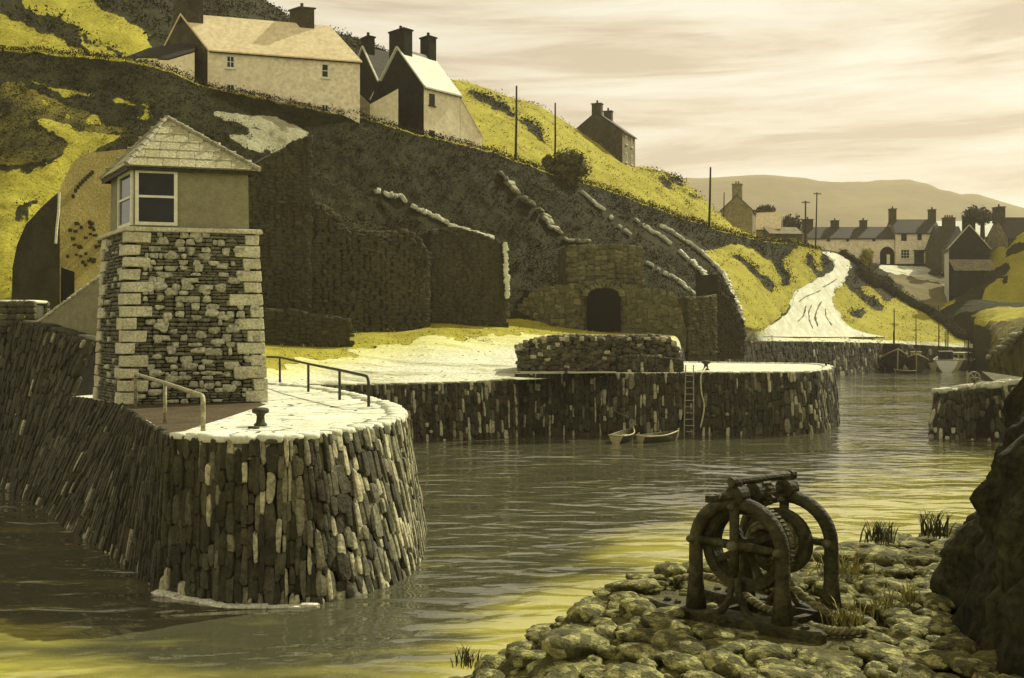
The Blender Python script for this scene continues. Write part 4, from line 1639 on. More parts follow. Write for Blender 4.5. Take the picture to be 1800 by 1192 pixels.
sw = thing('sloping_wall', 'triangular rendered wall with a sloping stone-capped top leaning against the tower', 'wall', P(100, 580, 42))
a, b, c = P(66, 568, 43.4), P(176, 486, 41.4), P(176, 612, 41.2)
m = MB()
bk_ = V3((.15, .55, 0))
bot = V3((a.x, a.y, a.z - .4))
m.hexa([bot, V3((c.x, c.y, c.z - .6)), V3((c.x, c.y, c.z - .6)) + bk_, bot + bk_, a, b, b + bk_, a + bk_])
m.build('wall', 'render', sw)
m = MB()
pth = resample([a + bk_ / 2, b + bk_ / 2], .42)
for p, q in zip(pth[:-1], pth[1:]):
    d = (q - p).normalized()
    y_ = bk_.normalized()
    m.stone((p + q) / 2 + V3((0, 0, .03)), d, y_, d.cross(y_), (q - p).length * .98, .7, .16, R(0, .6))
m.build('coping', 'quoin', sw, smooth=True)
gp = thing('gate_pier', 'squat dark stone gate pier with a pale cap on the high wall end', 'pier', P(43, 556, 45))
m = MB()
cc = P(43, 552, 45.0)
for i in range(5):
    for j_ in range(4):
        for fz in (-.62, .62):
            m.stone(V3((cc.x - .62 + .41 * j_, cc.y + fz, cc.z - .75 + i * .3)), V3((1, 0, 0)), V3((0, 0, 1)), V3((0, -1, 0)), .44, .3, .3, R(0, .25) if random.random() > .12 else .8)
m.box(cc + V3((0, 0, -.3)), 1.4, 1.25, 1.6)
m.build('shaft', 'quay_stone', gp, smooth=True)
m = MB()
for j_ in range(3):
    m.stone(cc + V3((-.5 + .5 * j_, 0, .56)), V3((1, 0, 0)), V3((0, 1, 0)), V3((0, 0, 1)), .58, 1.5, .16, 0)
m.build('cap', 'limewash', gp, smooth=True)


# pale-topped drystone walls running down the slope
WALLPX = []


def slope_wall(pts, width, label, height=.6, grey=False, gaps=0.12, rise=.42):
    WALLPX.append(pts)
    path = [hit(px, py) for px, py in pts]
    pth = resample(path, .55)
    pth = [V3((p.x, p.y, max((drop(p.x, p.y) or p.z), p.z - .6))) for p in pth]
    m = MB()
    for p, q in zip(pth[:-1], pth[1:]):
        d = q - p
        if d.length < .05:
            continue
        l = d.length
        d.normalize()
        h_ = V3((d.y, -d.x, 0)).normalized()
        n = h_.cross(d).normalized()
        if n.z < 0:
            n = -n
        if random.random() < gaps:
            continue
        for _k in range(2):
            m.stone((p + q) / 2 + h_ * R(-.3, .3) * width + V3((0, 0, rise + R(-.1, .1))), d, h_, n, l * R(.9, 1.3), width * R(.35, .8), height * R(.45, 1.0), 0, j=.18)
    o = m.build('drystone_wall', 'wall_top_grey' if grey else 'wall_top', origin=pth[len(pth) // 2], smooth=True)
    return tag(o, label, 'wall', 'pale walls running down the dark slope')


slope_wall([(878, 309), (892, 326), (902, 342), (930, 364), (955, 384), (975, 408), (998, 430), (1028, 434)], 2.3, 'widest grey wall winding down the slope to the top of the kiln', grey=True)
slope_wall([(1023, 342), (1040, 358), (1062, 376), (1082, 396), (1108, 418)], .6, 'thin pale wall on the dark slope above the right corner of the kiln')
slope_wall([(1118, 391), (1135, 404), (1158, 416), (1180, 434)], .4, 'short faint pale wall high on the slope, between two longer ones')
slope_wall([(1160, 401), (1180, 410), (1198, 424), (1212, 432), (1232, 446), (1252, 466), (1272, 486), (1284, 510), (1296, 542), (1308, 572)], .6, 'long pale wall dividing the dark slope from the yellow bank by the track')
slope_wall([(1195, 446), (1215, 464), (1232, 480), (1246, 498), (1262, 514)], .7, 'pale wall ending at the top of the small square store')
slope_wall([(1136, 466), (1160, 482), (1185, 494), (1204, 508), (1220, 522)], .7, 'pale wall running down just right of the kiln to its wing')
slope_wall([(660, 342), (684, 352), (704, 358), (732, 374), (758, 384), (780, 396), (820, 412), (868, 424)], .5, 'longest thin pale wall slanting down the slope above the retaining wall')
slope_wall([(755, 452), (772, 462), (790, 474), (806, 486), (822, 492), (836, 502)], .6, 'short pale wall slanting across the dark face left of the white upright edge')
slope_wall([(866, 510), (876, 520), (884, 540), (888, 556)], .5, 'small curved pale wall at the foot of the white upright edge')
ed = MB()
for i in range(26):
    y = 428 + i * 3.8
    ed.stone(P(887 + i * .22 + R(-1.2, 1.2), y, 89.5), V3((1, 0, 0)), V3((0, 0, 1)), V3((0, -1, 0)), R(.35, .6), .24, .5, 0)
tag(ed.build('wall_end', 'limewash', origin=P(889, 530, 89.5), smooth=True), 'bright white upright end of the dark retaining wall', 'wall end')

# the white track, laid over the slope, and its tyre marks
def ribbon(name, path, material, off, sub=6, n_across=7, label=None, kind='structure'):
    """path: (px_left, px_right, py)"""
    a = np.array(path, float)
    ys = np.linspace(a[0, 2], a[-1, 2], len(path) * sub)
    o = np.argsort(a[:, 2])
    l = np.interp(ys, a[o, 2], a[o, 0])
    r = np.interp(ys, a[o, 2], a[o, 1])
    m = MB()
    vs, fs = [], []
    for i, y in enumerate(ys):
        for k in range(n_across):
            px = l[i] + (r[i] - l[i]) * k / (n_across - 1)
            if 0 < i < len(ys) - 1 and k in (0, n_across - 1):
                px += 2 * fbm(y * .15, k, 3)
            h = hit(px, y)
            vs.append(h + V3((0, 0, off)))
    for i in range(len(ys) - 1):
        for k in range(n_across - 1):
            q = i * n_across + k
            fs.append((q, q + 1, q + n_across + 1, q + n_across))
    m.add(vs, fs)
    ob = m.build(name, material, origin=vs[0], smooth=True)
    return tag(ob, label, kind=kind)


MT['track'] = mat('track', (.68, .66, .55), (.50, .47, .35), .5, .9, .3, 3, stretch=(1.5, .25, 1), grain=.12, gscale=2)
ribbon('road', ROAD, 'track', .16)


def rut(pts, w_, label):
    pth = smooth_path([hit(px, py) + V3((0, 0, .20)) for px, py in pts], 6)
    m = MB()
    vs, fs = [], []
    for i, p in enumerate(pth):
        d = (pth[min(i + 1, len(pth) - 1)] - pth[max(i - 1, 0)])
        h_ = V3((d.y, -d.x, 0)).normalized() * (w_ / 2 * (.4 + .8 * abs(math.sin(i * .9))))
        vs += [p - h_, p + h_]
    for i in range(len(pth) - 1):
        fs.append((2 * i, 2 * i + 1, 2 * i + 3, 2 * i + 2))
    m.add(vs, fs)
    tag(m.build('road_rut', 'ruin_mid', origin=pth[0]), kind='structure')


for pts in ([(1404, 532), (1414, 524), (1428, 518), (1442, 512)], [(1428, 580), (1422, 565), (1421, 550), (1426, 538)], [(1437, 576), (1433, 560), (1436, 545), (1444, 532)],
            [(1462, 574), (1452, 560), (1450, 545)], [(1446, 506), (1458, 500), (1470, 492)], [(1400, 568), (1412, 556), (1416, 540)]):
    rut(pts, .35, '')


# ------------------------------------------------------------------ houses
def house(name, label, C, u, p, L_, W, he, hr, front='house_cream', gable='house_dark', roof='roof_cream', sink=4, chims=(), wins=(), gwins=(), split=None, over=.3, doors=(), cat='house', grp=None, arch=None, verge=None):
    C = V3(C)
    u = V3((u[0], u[1], 0)).normalized()
    p = V3((p[0], p[1], 0)).normalized()
    Z = V3((0, 0, 1))
    t = thing(name, label, cat, C, grp)
    n = u.cross(Z)
    A, B_, Cc, D = C, C + u * L_, C + u * L_ + p * W, C + p * W
    for (x0, x1, mt_) in (split or [(0, L_, front)]):
        m = MB()
        a, b = C + u * x0, C + u * x1
        m.add([a - Z * sink, b - Z * sink, b + Z * he, a + Z * he], [(0, 1, 2, 3)])
        m.build('front_wall', mt_, t)
    for q in (A, B_):
        m = MB()
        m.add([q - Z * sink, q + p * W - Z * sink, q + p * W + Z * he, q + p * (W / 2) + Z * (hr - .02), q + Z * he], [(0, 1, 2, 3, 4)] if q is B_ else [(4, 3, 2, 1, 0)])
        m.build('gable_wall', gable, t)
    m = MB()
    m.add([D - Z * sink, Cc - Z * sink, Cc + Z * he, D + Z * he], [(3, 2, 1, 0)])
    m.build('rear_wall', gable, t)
    m = MB()
    th = Z * .22
    k = (hr - he) / (W / 2)
    r0, r1 = C + p * (W / 2) + Z * hr - u * .05, C + p * (W / 2) + Z * hr + u * (L_ + .05)
    ef0, ef1 = A - p * over + Z * (he - k * over) - u * .05, B_ - p * over + Z * (he - k * over) + u * .05
    eb0, eb1 = D + p * over + Z * (he - k * over) - u * .05, Cc + p * over + Z * (he - k * over) + u * .05
    m.hexa([ef0, ef1, r1, r0, ef0 + th, ef1 + th, r1 + th, r0 + th])
    m.hexa([r0 + Z * .001, r1 + Z * .001, eb1, eb0, r0 + th, r1 + th, eb1 + th, eb0 + th])
    rf_ = m.build('roof', roof, t)
    m = MB()
    m.tube([ef0 + Z * .02, ef1 + Z * .02], .07, 6)
    m.build('gutter', 'rail_dark', t)
    if verge:
        m = MB()
        for (a, b) in ((ef0, r0), (eb0, r0)):
            d = (b - a).normalized()
            m.box((a + b) / 2 + th * 1.1 - u * .06, (b - a).length, .22, .16, d, u, d.cross(u))
        m.build('verge', verge, rf_)
    for (x, yoff, cw, cd, ch, mt_, pots) in chims:
        m = MB()
        c = C + u * x + p * (W / 2 + yoff) + Z * (hr - 1.0 + (ch + 1.0) / 2)
        m.box(c, cw, cd, ch + 1.0, u, p, Z)
        top = c + Z * ((ch + 1.0) / 2)
        m.box(top + Z * .06, cw + .22, cd + .22, .16, u, p, Z)
        cm = m.build('chimney', mt_, t)
        for i in range(pots):
            m = MB()
            pc = top + Z * .14 + (u if cw > cd else p) * ((i - (pots - 1) / 2) * .55)
            m.lathe(pc, (0, 0, 1), [(0, .20), (.45, .16), (.50, .19), (.58, .15)], 8)
            m.build('chimney_pot', mt_, cm)

    def win(org, uu, nn, x, z, w_, h_, panes=(1, 1), fm='white_paint', nm='window', sill=True):
        fr = MB()
        o = org + uu * x + Z * z + nn * .02
        fw = .10
        fr.box(o + Z * (h_ / 2) - uu * (w_ / 2 - fw / 2), fw, .12, h_, uu, nn, Z)
        fr.box(o + Z * (h_ / 2) + uu * (w_ / 2 - fw / 2), fw, .12, h_, uu, nn, Z)
        fr.box(o + Z * (fw / 2), w_ - 2 * fw, .12, fw, uu, nn, Z)
        fr.box(o + Z * (h_ - fw / 2), w_ - 2 * fw, .12, fw, uu, nn, Z)
        for i in range(1, panes[0]):
            fr.box(o + Z * (h_ / 2) + uu * (w_ * (i / panes[0] - .5)), .07, .10, h_ - 2 * fw, uu, nn, Z)
        for i in range(1, panes[1]):
            fr.box(o + Z * (h_ * i / panes[1]), w_ - 2 * fw, .09, .07, uu, nn, Z)
        f = fr.build(nm, fm, t)
        g = MB()
        g.box(o + Z * (h_ / 2) + nn * -.0, w_ - fw, .05, h_ - fw, uu, nn, Z)
        g.build('pane', 'glass', f)
        if sill:
            s = MB()
            s.box(o - Z * .08 + nn * .06, w_ + .3, .22, .12, uu, nn, Z)
            s.build('sill', fm, f)
    for wd in wins:
        win(A, u, n, *wd)
    gn = -(p.cross(-Z))
    gn = V3((-p.y, p.x, 0))
    if gn.dot(-u) < 0:
        gn = -gn
    for wd in gwins:
        win(A, p, gn, *wd)
    for (x, w_, h_, z0) in doors:
        m = MB()
        o = A + u * x + n * .03 + Z * z0
        m.box(o + Z * (h_ / 2), w_, .12, h_, u, n, Z)
        d_ = m.build('door', 'house_black', t)
        m = MB()
        for s in (-1, 1):
            m.box(o + u * (s * (w_ / 2 + .14)) + Z * (h_ / 2) + n * .05, .2, .2, h_, u, n, Z)
        m.box(o + Z * (h_ + .16) + n * .2, w_ + 1.0, .6, .22, u, n, Z)
        m.build('porch', 'roof_dark', d_)
    if arch:
        x, w_, h_, z0 = arch
        m = MB()
        o = A + u * x + n * .04 + Z * z0
        hs = h_ - w_ / 2
        vs = [o - u * (w_ / 2), o - u * (w_ / 2) + Z * hs] + [o - u * (w_ / 2 * math.cos(a)) + Z * (hs + w_ / 2 * math.sin(a)) for a in np.linspace(.2, math.pi - .2, 9)] + [o + u * (w_ / 2) + Z * hs, o + u * (w_ / 2)]
        m.add(vs, [tuple(range(len(vs)))[::-1]])
        ao = m.build('archway', 'black', t)
        m = MB()
        m.box(o + u * .25 + Z * (hs * .48) + n * .03, .75, .04, hs * .92, u, n, Z)
        m.build('far_opening', 'house_cream', ao)
    return t


def ang(d):
    return (math.cos(math.radians(d)), math.sin(math.radians(d)))


# big pale house, top left
CA = P(365, 168, 97)
uA = ang(16)
house('hillside_house', 'big cream house with wide pale roof and shade-dark gable end, highest on the left', CA, uA, ang(16 + 90 + 36), 15.2, 9.4, 4.6, 9.0,
      front='house_cream', gable='house_dark', roof='roof_cream', sink=6,  # gable far darker than the front: its shaded side is in the colour
      chims=((.75, 0, 1.5, 2.6, 2.0, 'house_dark', 1), (12.4, 0.2, 1.5, 1.7, 1.7, 'house_dark', 1)),
      wins=((2.2, 2.9, .8, 1.25, (2, 2)), (2.2, .1, .8, 1.2, (2, 2)), (11.6, 2.6, .75, 1.45, (1, 2)), (11.6, -1.6, .75, 1.45, (2, 2))),
      split=[(0, 6.3, 'house_cream'), (6.3, 15.2, 'house_tan')])
# its lean-to
lt_ = thing('lean_to', 'low dark-roofed lean-to with a pale end wall against the big house gable', 'outbuilding', P(300, 120, 94))
m = MB()
a, b, c, d = P(296, 106, 94.5), P(342, 92, 96), P(342, 140, 96), P(297, 122, 94.5)
m.add([d - V3((0, 0, 3)), c - V3((0, 0, 3)), b, a], [(0, 1, 2, 3)])
m.build('end_wall', 'house_cream', lt_)
m = MB()
e = P(228, 103, 98)
m.add([a + V3((0, -.1, .1)), b + V3((0, -.1, .1)), P(345, 72, 99.5), P(262, 84, 101)], [(0, 1, 2, 3)])
m.add([a + V3((0, -.1, .1)), P(262, 84, 101), P(216, 102, 101)], [(0, 1, 2)])
m.build('roof', 'house_black', lt_)
m = MB()
m.add([d - V3((0, 0, 3)), a, P(216, 103, 101), P(216, 130, 101)], [(0, 1, 2, 3)])
m.build('side_wall', 'house_tan', lt_)

# dark-gabled house with white roof
CB = P(745, 236, 108)
uB, pB = ang(47), ang(47 + 90)
house('hillside_house', 'cottage with big shade-black gable end and brilliant white roof, centre of the hill', CB, uB, pB, 5.6, 9.0, 5.4, 10.4, front='house_cream', gable='house_black', roof='roof_white', sink=6,  # black gable puts that wall's shade into its colour
      chims=((.8, .4, 1.3, 2.6, 2.2, 'house_black', 1), (4.9, .2, 1.2, 1.5, 2.3, 'house_black', 1)),
      wins=((1.2, 3.4, .8, 1.3, (1, 1), 'rail_dark'), (1.2, -.6, .8, 1.2, (1, 1), 'rail_dark')), verge='roof_white')
CB2 = CB + V3((*uB, 0)) * 5.6 + V3((0, 0, -.3))
an = thing('lean_to', 'cream lean-to with a steep sloping top joined to the right end of the white-roofed cottage', 'outbuilding', CB2)
uu3, pp3 = V3((*uB, 0)), V3((*pB, 0))
m = MB()
q0, q1 = CB2 + V3((.03, .03, 0)), CB2 + uu3 * 3.6
m.add([q0 - V3((0, 0, 7)), q1 - V3((0, 0, 7)), q1 + V3((0, 0, 1.3)), q0 + V3((0, 0, 5.3))], [(0, 1, 2, 3)])
m.build('front_wall', 'house_cream', an)
m = MB()
m.add([q1 - V3((0, 0, 7)), q1 + pp3 * 6 - V3((0, 0, 7)), q1 + pp3 * 6 + V3((0, 0, 1.3)), q1 + V3((0, 0, 1.3))], [(0, 1, 2, 3)])
m.build('side_wall', 'house_cream', an)
m = MB()
nn3 = V3((uu3.y, -uu3.x, 0)) * .12
m.hexa([q0 + nn3 + V3((0, 0, 5.3)), q1 + nn3 + V3((0, 0, 1.3)), q1 + pp3 * 6 + V3((0, 0, 1.3)), q0 + pp3 * 6 + V3((0, 0, 5.3)), q0 + nn3 + V3((0, 0, 5.5)), q1 + nn3 + V3((0, 0, 1.5)), q1 + pp3 * 6 + V3((0, 0, 1.5)), q0 + pp3 * 6 + V3((0, 0, 5.5))])
m.build('roof', 'roof_cream', an)
m = MB()
o3 = CB2 + uu3 * 1.9 + V3((uu3.y, -uu3.x, 0)) * .02 + V3((0, 0, -2.0))
m.box(o3, 1.0, .1, 1.3, uu3, V3((uu3.y, -uu3.x, 0)))
m.build('window', 'glass', an)

CB3 = P(664, 214, 113)
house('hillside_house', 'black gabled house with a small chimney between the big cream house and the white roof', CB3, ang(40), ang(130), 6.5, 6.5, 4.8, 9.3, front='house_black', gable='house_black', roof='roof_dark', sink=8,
      chims=((.7, 0, .9, 1.5, 1.3, 'house_black', 1),), verge='wall_top')
lt2 = thing('lean_to', 'small cream shed wall with sloping top against the black gable', 'outbuilding', P(672, 215, 106))
m = MB()
a, b, c, d = P(649, 184, 106.5), P(700, 156, 107), P(700, 224, 107), P(649, 210, 106.5)
m.add([d - V3((0, 0, 3)), c - V3((0, 0, 3)), b, a], [(0, 1, 2, 3)])
m.build('end_wall', 'house_cream', lt2)
m = MB()
m.add([a + V3((0, -.1, .08)), b + V3((0, -.1, .08)), b + V3((-1.5, 4, .3)), a + V3((-1.5, 4, .3))], [(0, 1, 2, 3)])
m.build('roof', 'house_black', lt2)
lt3 = thing('lean_to', 'small grey-brown shed beside the right corner of the big cream house', 'outbuilding', P(628, 200, 105))
m = MB()
a, b, c, d = P(609, 143, 104), P(650, 182, 105.5), P(650, 216, 105.5), P(609, 205, 104)
m.add([d - V3((0, 0, 3)), c - V3((0, 0, 3)), b, a, P(622, 143, 108)], [(0, 1, 2, 3)])
m.add([a, b, b + V3((-1, 4, .2)), a + V3((-1, 4, .2))], [(0, 1, 2, 3)])
m.build('end_wall', 'house_brown', lt3)

# house on the skyline
CC = P(1094, 286, 171)
house('hillside_house', 'lone dark stone house with two chimneys standing on the skyline', CC, ang(64), ang(64 + 96), 7.0, 9.6, 5.6, 9.2, front='house_brown', gable='house_dark', roof='roof_dark', sink=4,  # gable darker than the front, shade held in the wall colour
      chims=((.6, 0, 1.0, 1.7, 1.6, 'house_dark', 1), (6.2, 0, .9, 1.5, 1.4, 'house_dark', 1)),
      wins=((2.0, 3.6, .7, 1.5, (1, 1)), (5.0, 3.6, .7, 1.5, (1, 1)), (2.0, .4, .7, 1.7, (1, 1)), (5.0, .4, .7, 1.7, (1, 1))))
# gable house by the telegraph poles
CD = P(1268, 416, 205)
house('village_house', 'brown gable-end house with one wide chimney behind the hill edge', CD, ang(70), ang(0), 7, 6.6, 5.6, 8.7, front='house_brown', gable='house_brown', roof='roof_dark', sink=5, chims=((.6, 0, 1.0, 2.1, 2.4, 'house_brown', 2),))
CE = P(1372, 436, 214)
house('barn', 'low brown barn with a pale sunlit roof beside the round trees', CE, ang(160), ang(70), 6.4, 7.0, 4.4, 8.2, front='house_brown', gable='house_dark', roof='roof_cream', sink=5, cat='barn')
house('barn', 'plain dark brown shed with wide gable left of the paired poles', P(1352, 438, 212), ang(8), ang(98), 7.6, 6.0, 3.4, 5.0, front='house_dark', gable='house_dark', roof='house_brown', sink=5, cat='barn')
# cottage range
CF = P(1420, 466, 226)
uF = ang(-1.5)
sc = 226 / 1700
house('cottage_row', 'long low cream range with dark roof and arched carriageway', CF, uF, ang(88.5), 151 * sc, 7.0, 47 * sc, 68 * sc, front='house_tan', gable='house_brown', roof='roof_dark', sink=4,
      chims=((.9, 0, 2.3, 1.4, 1.9, 'house_dark', 1), (7.3, 0, 1.7, 1.2, 1.6, 'house_dark', 1), (14.0, 0, 1.5, 1.2, 1.6, 'house_dark', 1)),
      wins=((4.8, 5.5, .7, .7, (1, 1), 'rail_dark', 'window', False), (9.2, 5.5, .7, .7, (1, 1), 'rail_dark', 'window', False), (15.3, 5.5, .7, .7, (1, 1), 'rail_dark', 'window', False)),
      arch=(138 * sc, 25 * sc, 32 * sc, 0), cat='cottages')
CG = CF + V3((*uF, 0)) * (151 * sc + .05)
house('village_house', 'tall cream house with central porch door and two six-pane windows', CG + V3((0, -.25, 0)), uF, ang(88.5), 80 * sc, 7.4, 56 * sc, 81 * sc, front='house_tan', gable='house_brown', roof='roof_dark', sink=4,
      chims=((.7, 0, 1.4, 1.4, 2.6, 'house_dark', 1), (80 * sc - .7, 0, 1.4, 1.4, 2.4, 'house_dark', 1)),
      wins=((15 * sc, 42 * sc, 1.25, 1.7, (1, 1), 'rail_dark', 'window', False), (42 * sc, 43 * sc, .95, 1.6, (1, 1), 'rail_dark', 'window', False), (67 * sc, 43 * sc, .95, 1.6, (1, 1), 'rail_dark', 'window', False),
            (17 * sc, 11 * sc, 2.0, 2.1, (3, 3)), (68 * sc, 11 * sc, 2.0, 2.1, (3, 3))),
      doors=((41 * sc, 1.7, 2.9, .25),))
ba = MB()
bA, bB = CF + V3((118 * sc, -1.2, -.4)), CF + V3((232 * sc, -1.8, -.4))
ba.box((bA + bB) / 2, (bB - bA).length, .5, 1.1)
tag(ba.build('garden_wall', 'house_black', origin=(bA + bB) / 2), 'low dark garden wall along the foot of the tall cream house', 'wall')

# houses on the right of the white yard
CH = P(1668, 503, 196)
house('village_house', 'dark gable-end house with white side wall and stout chimney at the yard corner', CH, ang(72), ang(2), 8, 8.4, 7.6, 12.2, front='roof_white', gable='house_black', roof='roof_dark', sink=3,
      chims=((.9, .0, 1.5, 2.6, 1.7, 'house_black', 2),), verge='wall_top')
m = MB()
lo_ = thing('lean_to', 'brown-roofed dark lean-to below the black gable at the yard corner', 'outbuilding', CH)
a, b = CH + V3((.2, -2.4, 0)), CH + V3((6.2, -2.2, 0))
m.hexa([a - V3((0, 0, 2)), b - V3((0, 0, 2)), b + V3((0, 2.1, -2)), a + V3((0, 2.1, -2)), a + V3((0, 0, 3.0)), b + V3((0, 0, 3.0)), b + V3((0, 2.1, 3.0)), a + V3((0, 2.1, 3.0))])
m.build('wall', 'house_black', lo_)
m = MB()
m.add([a + V3((-.3, -.2, 3.0)), b + V3((2.4, -.2, 3.0)), b + V3((2.4, 2.3, 5.4)), a + V3((-.3, 2.3, 5.4))], [(0, 1, 2, 3)])
m.build('roof', 'house_brown', lo_)
CI = P(1656, 470, 216)
house('village_house', 'dark-roofed house with a four-pot chimney just behind the yard corner gable', CI, ang(6), ang(96), 6.0, 7.0, 4.6, 9.4, front='house_brown', gable='house_dark', roof='roof_dark', sink=4, chims=((3.6, 0, 2.6, 1.2, 2.0, 'house_dark', 4),))
CJ = P(1652, 470, 240)
house('barn', 'long barn with a plain white roof behind the tree', CJ, ang(0), ang(90), 17, 13, 7.6, 12.0, front='house_brown', gable='house_brown', roof='roof_white', sink=4, cat='barn')
CJ2 = P(1690, 482, 208)
house('outbuilding', 'plain brown rendered outbuilding between the yard corner house and the turf mound', CJ2, ang(2), ang(92), 13, 4.0, 6.8, 7.4, front='house_brown', gable='house_brown', roof='house_brown', sink=4, cat='outbuilding')
CK = P(1772, 440, 196)
house('village_house', 'dark-roofed house with brown gable and single chimney, furthest right', CK, ang(2), ang(106), 9, 6.0, 2.6, 6.8, front='house_dark', gable='house_brown', roof='roof_dark', sink=5, chims=((.4, 0, 1.2, 2.0, 2.2, 'house_dark', 1),))


# ------------------------------------------------------------------ poles, trees
def pole(base, topy, px_top, label, arms=0, r=.15):
    b = V3(base)
    t = thing('telegraph_pole', label, 'pole', b, 'telegraph poles')
    top = V3((P(px_top, topy, b.y).x, b.y, P(px_top, topy, b.y).z))
    m = MB()
    m.tube([b - V3((0, 0, 1)), b.lerp(top, .5) + V3((.05, 0, 0)), top], [r, r * .85, r * .7], 8)
    m.build('shaft', 'pole', t, smooth=True)
    for i in range(arms):
        m = MB()
        c = top - V3((0, 0, .35 + .6 * i))
        m.box(c + V3((0, -r - .04, 0)), 1.5, .12, .14)
        for x in (-.6, -.25, .25, .6):
            m.lathe(c + V3((x, -r - .04, .06)), (0, 0, 1), [(0, .03), (.06, .05), (.14, .05), (.18, .02)], 8)
        m.build('crossarm', 'pole', t)
    return t


pole(hit(906, 281), 151, 908, 'tall dark pole on the hill edge beside the annex, leftmost of the poles', 0, .17)
pole(hit(975, 301), 181, 976, 'tall dark pole in front of the round bush')
pole(hit(1246, 399), 294, 1249, 'tall dark pole at the hill edge left of the gable house', 0, .2)
pole(P(1271, 400, 204), 338, 1273, 'short pole right against the brown gable-end house', 0, .14)
pole(P(1415, 440, 186), 353, 1416, 'dark pole with a crossarm, left of the pair at the top of the track', 1, .2)
pole(P(1433, 438, 188), 338, 1436, 'thinner taller pole, right of the pair at the top of the track', 1, .16)


def crown(name, c, sx, sy, sz, nleaf, material, parent=None, seed=0, lumps=9, leaf=.35, smin=.45):
    rnd = random.Random(seed)
    m = MB()
    cs = []
    for i in range(lumps):
        while True:
            x, y, z = rnd.uniform(-1, 1), rnd.uniform(-1, 1), rnd.uniform(-1, 1)
            if x * x + y * y + z * z < 1:
                break
        cs.append((V3((c[0] + x * sx * .62, c[1] + y * sy * .62, c[2] + z * sz * .62)), rnd.uniform(smin, .7)))
    for i in range(nleaf):
        q, k = cs[rnd.randrange(lumps)]
        d = V3((rnd.gauss(0, 1), rnd.gauss(0, 1), rnd.gauss(0, 1))).normalized()
        rr_ = k * rnd.uniform(.55, 1.05)
        p = q + V3((d.x * sx * rr_, d.y * sy * rr_, d.z * sz * rr_))
        a = V3((rnd.gauss(0, 1), rnd.gauss(0, 1), rnd.gauss(0, 1))).normalized()
        b = a.cross(d + V3((.1, .2, .05))).normalized()
        s = leaf * rnd.uniform(.6, 1.5)
        ti = rnd.random() ** 2
        m.add([p - a * s, p + b * s * .55, p + a * s, p - b * s * .55], [(0, 1, 2, 3)], ti)
    for q, k in cs:
        vs, fs = ICO[2]
        m.add([q + V3((v[0] * sx * k * .62, v[1] * sy * k * .62, v[2] * sz * k * .62)) for v in vs], fs, 0.0)
    return m.build(name, material, parent, origin=c)


def tree(label, base, cz, s, seed, trunk_r=.35, cat='tree', nleaf=1500):
    b = V3(base)
    t = thing('tree', label, cat, b, 'village trees')
    m = MB()
    m.tube([b - V3((0, 0, 1)), b.lerp(V3((b.x, b.y, cz)), .5), V3((b.x + .2, b.y, cz))], [trunk_r, trunk_r * .8, trunk_r * .6], 9)
    rnd = random.Random(seed)
    for i in range(5):
        a = rnd.uniform(0, 6.3)
        st = V3((b.x, b.y, cz - s[2] * .9))
        m.tube([st, st + V3((math.cos(a) * s[0] * .3, math.sin(a) * s[1] * .3, s[2] * .5)), st + V3((math.cos(a) * s[0] * .7, math.sin(a) * s[1] * .7, s[2] * .9))], [trunk_r * .5, trunk_r * .35, trunk_r * .15], 6)
    m.build('trunk', 'pole', t, smooth=True)
    crown('crown', (b.x, b.y, cz), *s, nleaf, 'tree_leaf', t, seed)
    return t


def tpx(label, px, pyc, Y, rx, ry, baseY, seed, tr=.35):
    c = P(px, pyc, Y)
    b = P(px, baseY, Y)
    tree(label, (c.x, Y, b.z), c.z, (rx * Y / FL * 1.3, rx * Y / FL * 1.1, ry * Y / FL * 1.3), seed, tr)


tpx('round dark tree standing between the gable house and the pale barn', 1345, 376, 222, 16, 12, 425, 11, .3)
tpx('big round brown tree rising behind the pale-roofed barn', 1387, 396, 226, 20, 22, 430, 12, .4)
tpx('umbrella-shaped dark tree with a stout bare trunk before the white roof', 1727, 377, 232, 25, 14, 425, 13, .62)

sb_c = P(995, 300, 124)
sb_t = thing('round_bush', 'large round olive bush on the hill edge behind a pole', 'bush', P(995, 330, 124))
crown('foliage', (P(998, 300, 126).x, 126, P(998, 300, 126).z), 2.9, 2.4, 3.2, 3800, 'shrub_leaf', sb_t, 21, 16, .22)
crown('foliage', (P(962, 280, 126).x, 126, P(962, 284, 126).z), 1.0, 1.0, .9, 700, 'shrub_leaf', sb_t, 22, 5, .2)

# hedges by the track
def hedge(label, pts, wid, hgt, seed, material='scrub_leaf', name='hedge'):
    path = resample([hit(px, py) for px, py in pts], 1.2)
    m = MB()
    rnd = random.Random(seed)
    for p in path:
        for k in range(80):
            d = V3((rnd.gauss(0, 1), rnd.gauss(0, 1), abs(rnd.gauss(0, 1)) * .9)).normalized() * rnd.uniform(.7, 1.05)
            c = p + V3((d.x * wid, d.y * wid, d.z * hgt))
            a = V3((rnd.gauss(0, 1), rnd.gauss(0, 1), rnd.gauss(0, 1))).normalized()
            b = a.cross(d).normalized()
            s = rnd.uniform(.10, .22)
            m.add([c - a * s, c + b * s * .6, c + a * s, c - b * s * .6], [(0, 1, 2, 3)], rnd.random() ** 2 * .6)
        vs, fs = ICO[1]
        m.add([p + V3((v[0] * wid * .8, v[1] * wid * .8, v[2] * hgt * .8)) for v in vs], fs, 0)
    return tag(m.build(name, material, origin=path[0]), label, 'hedge')


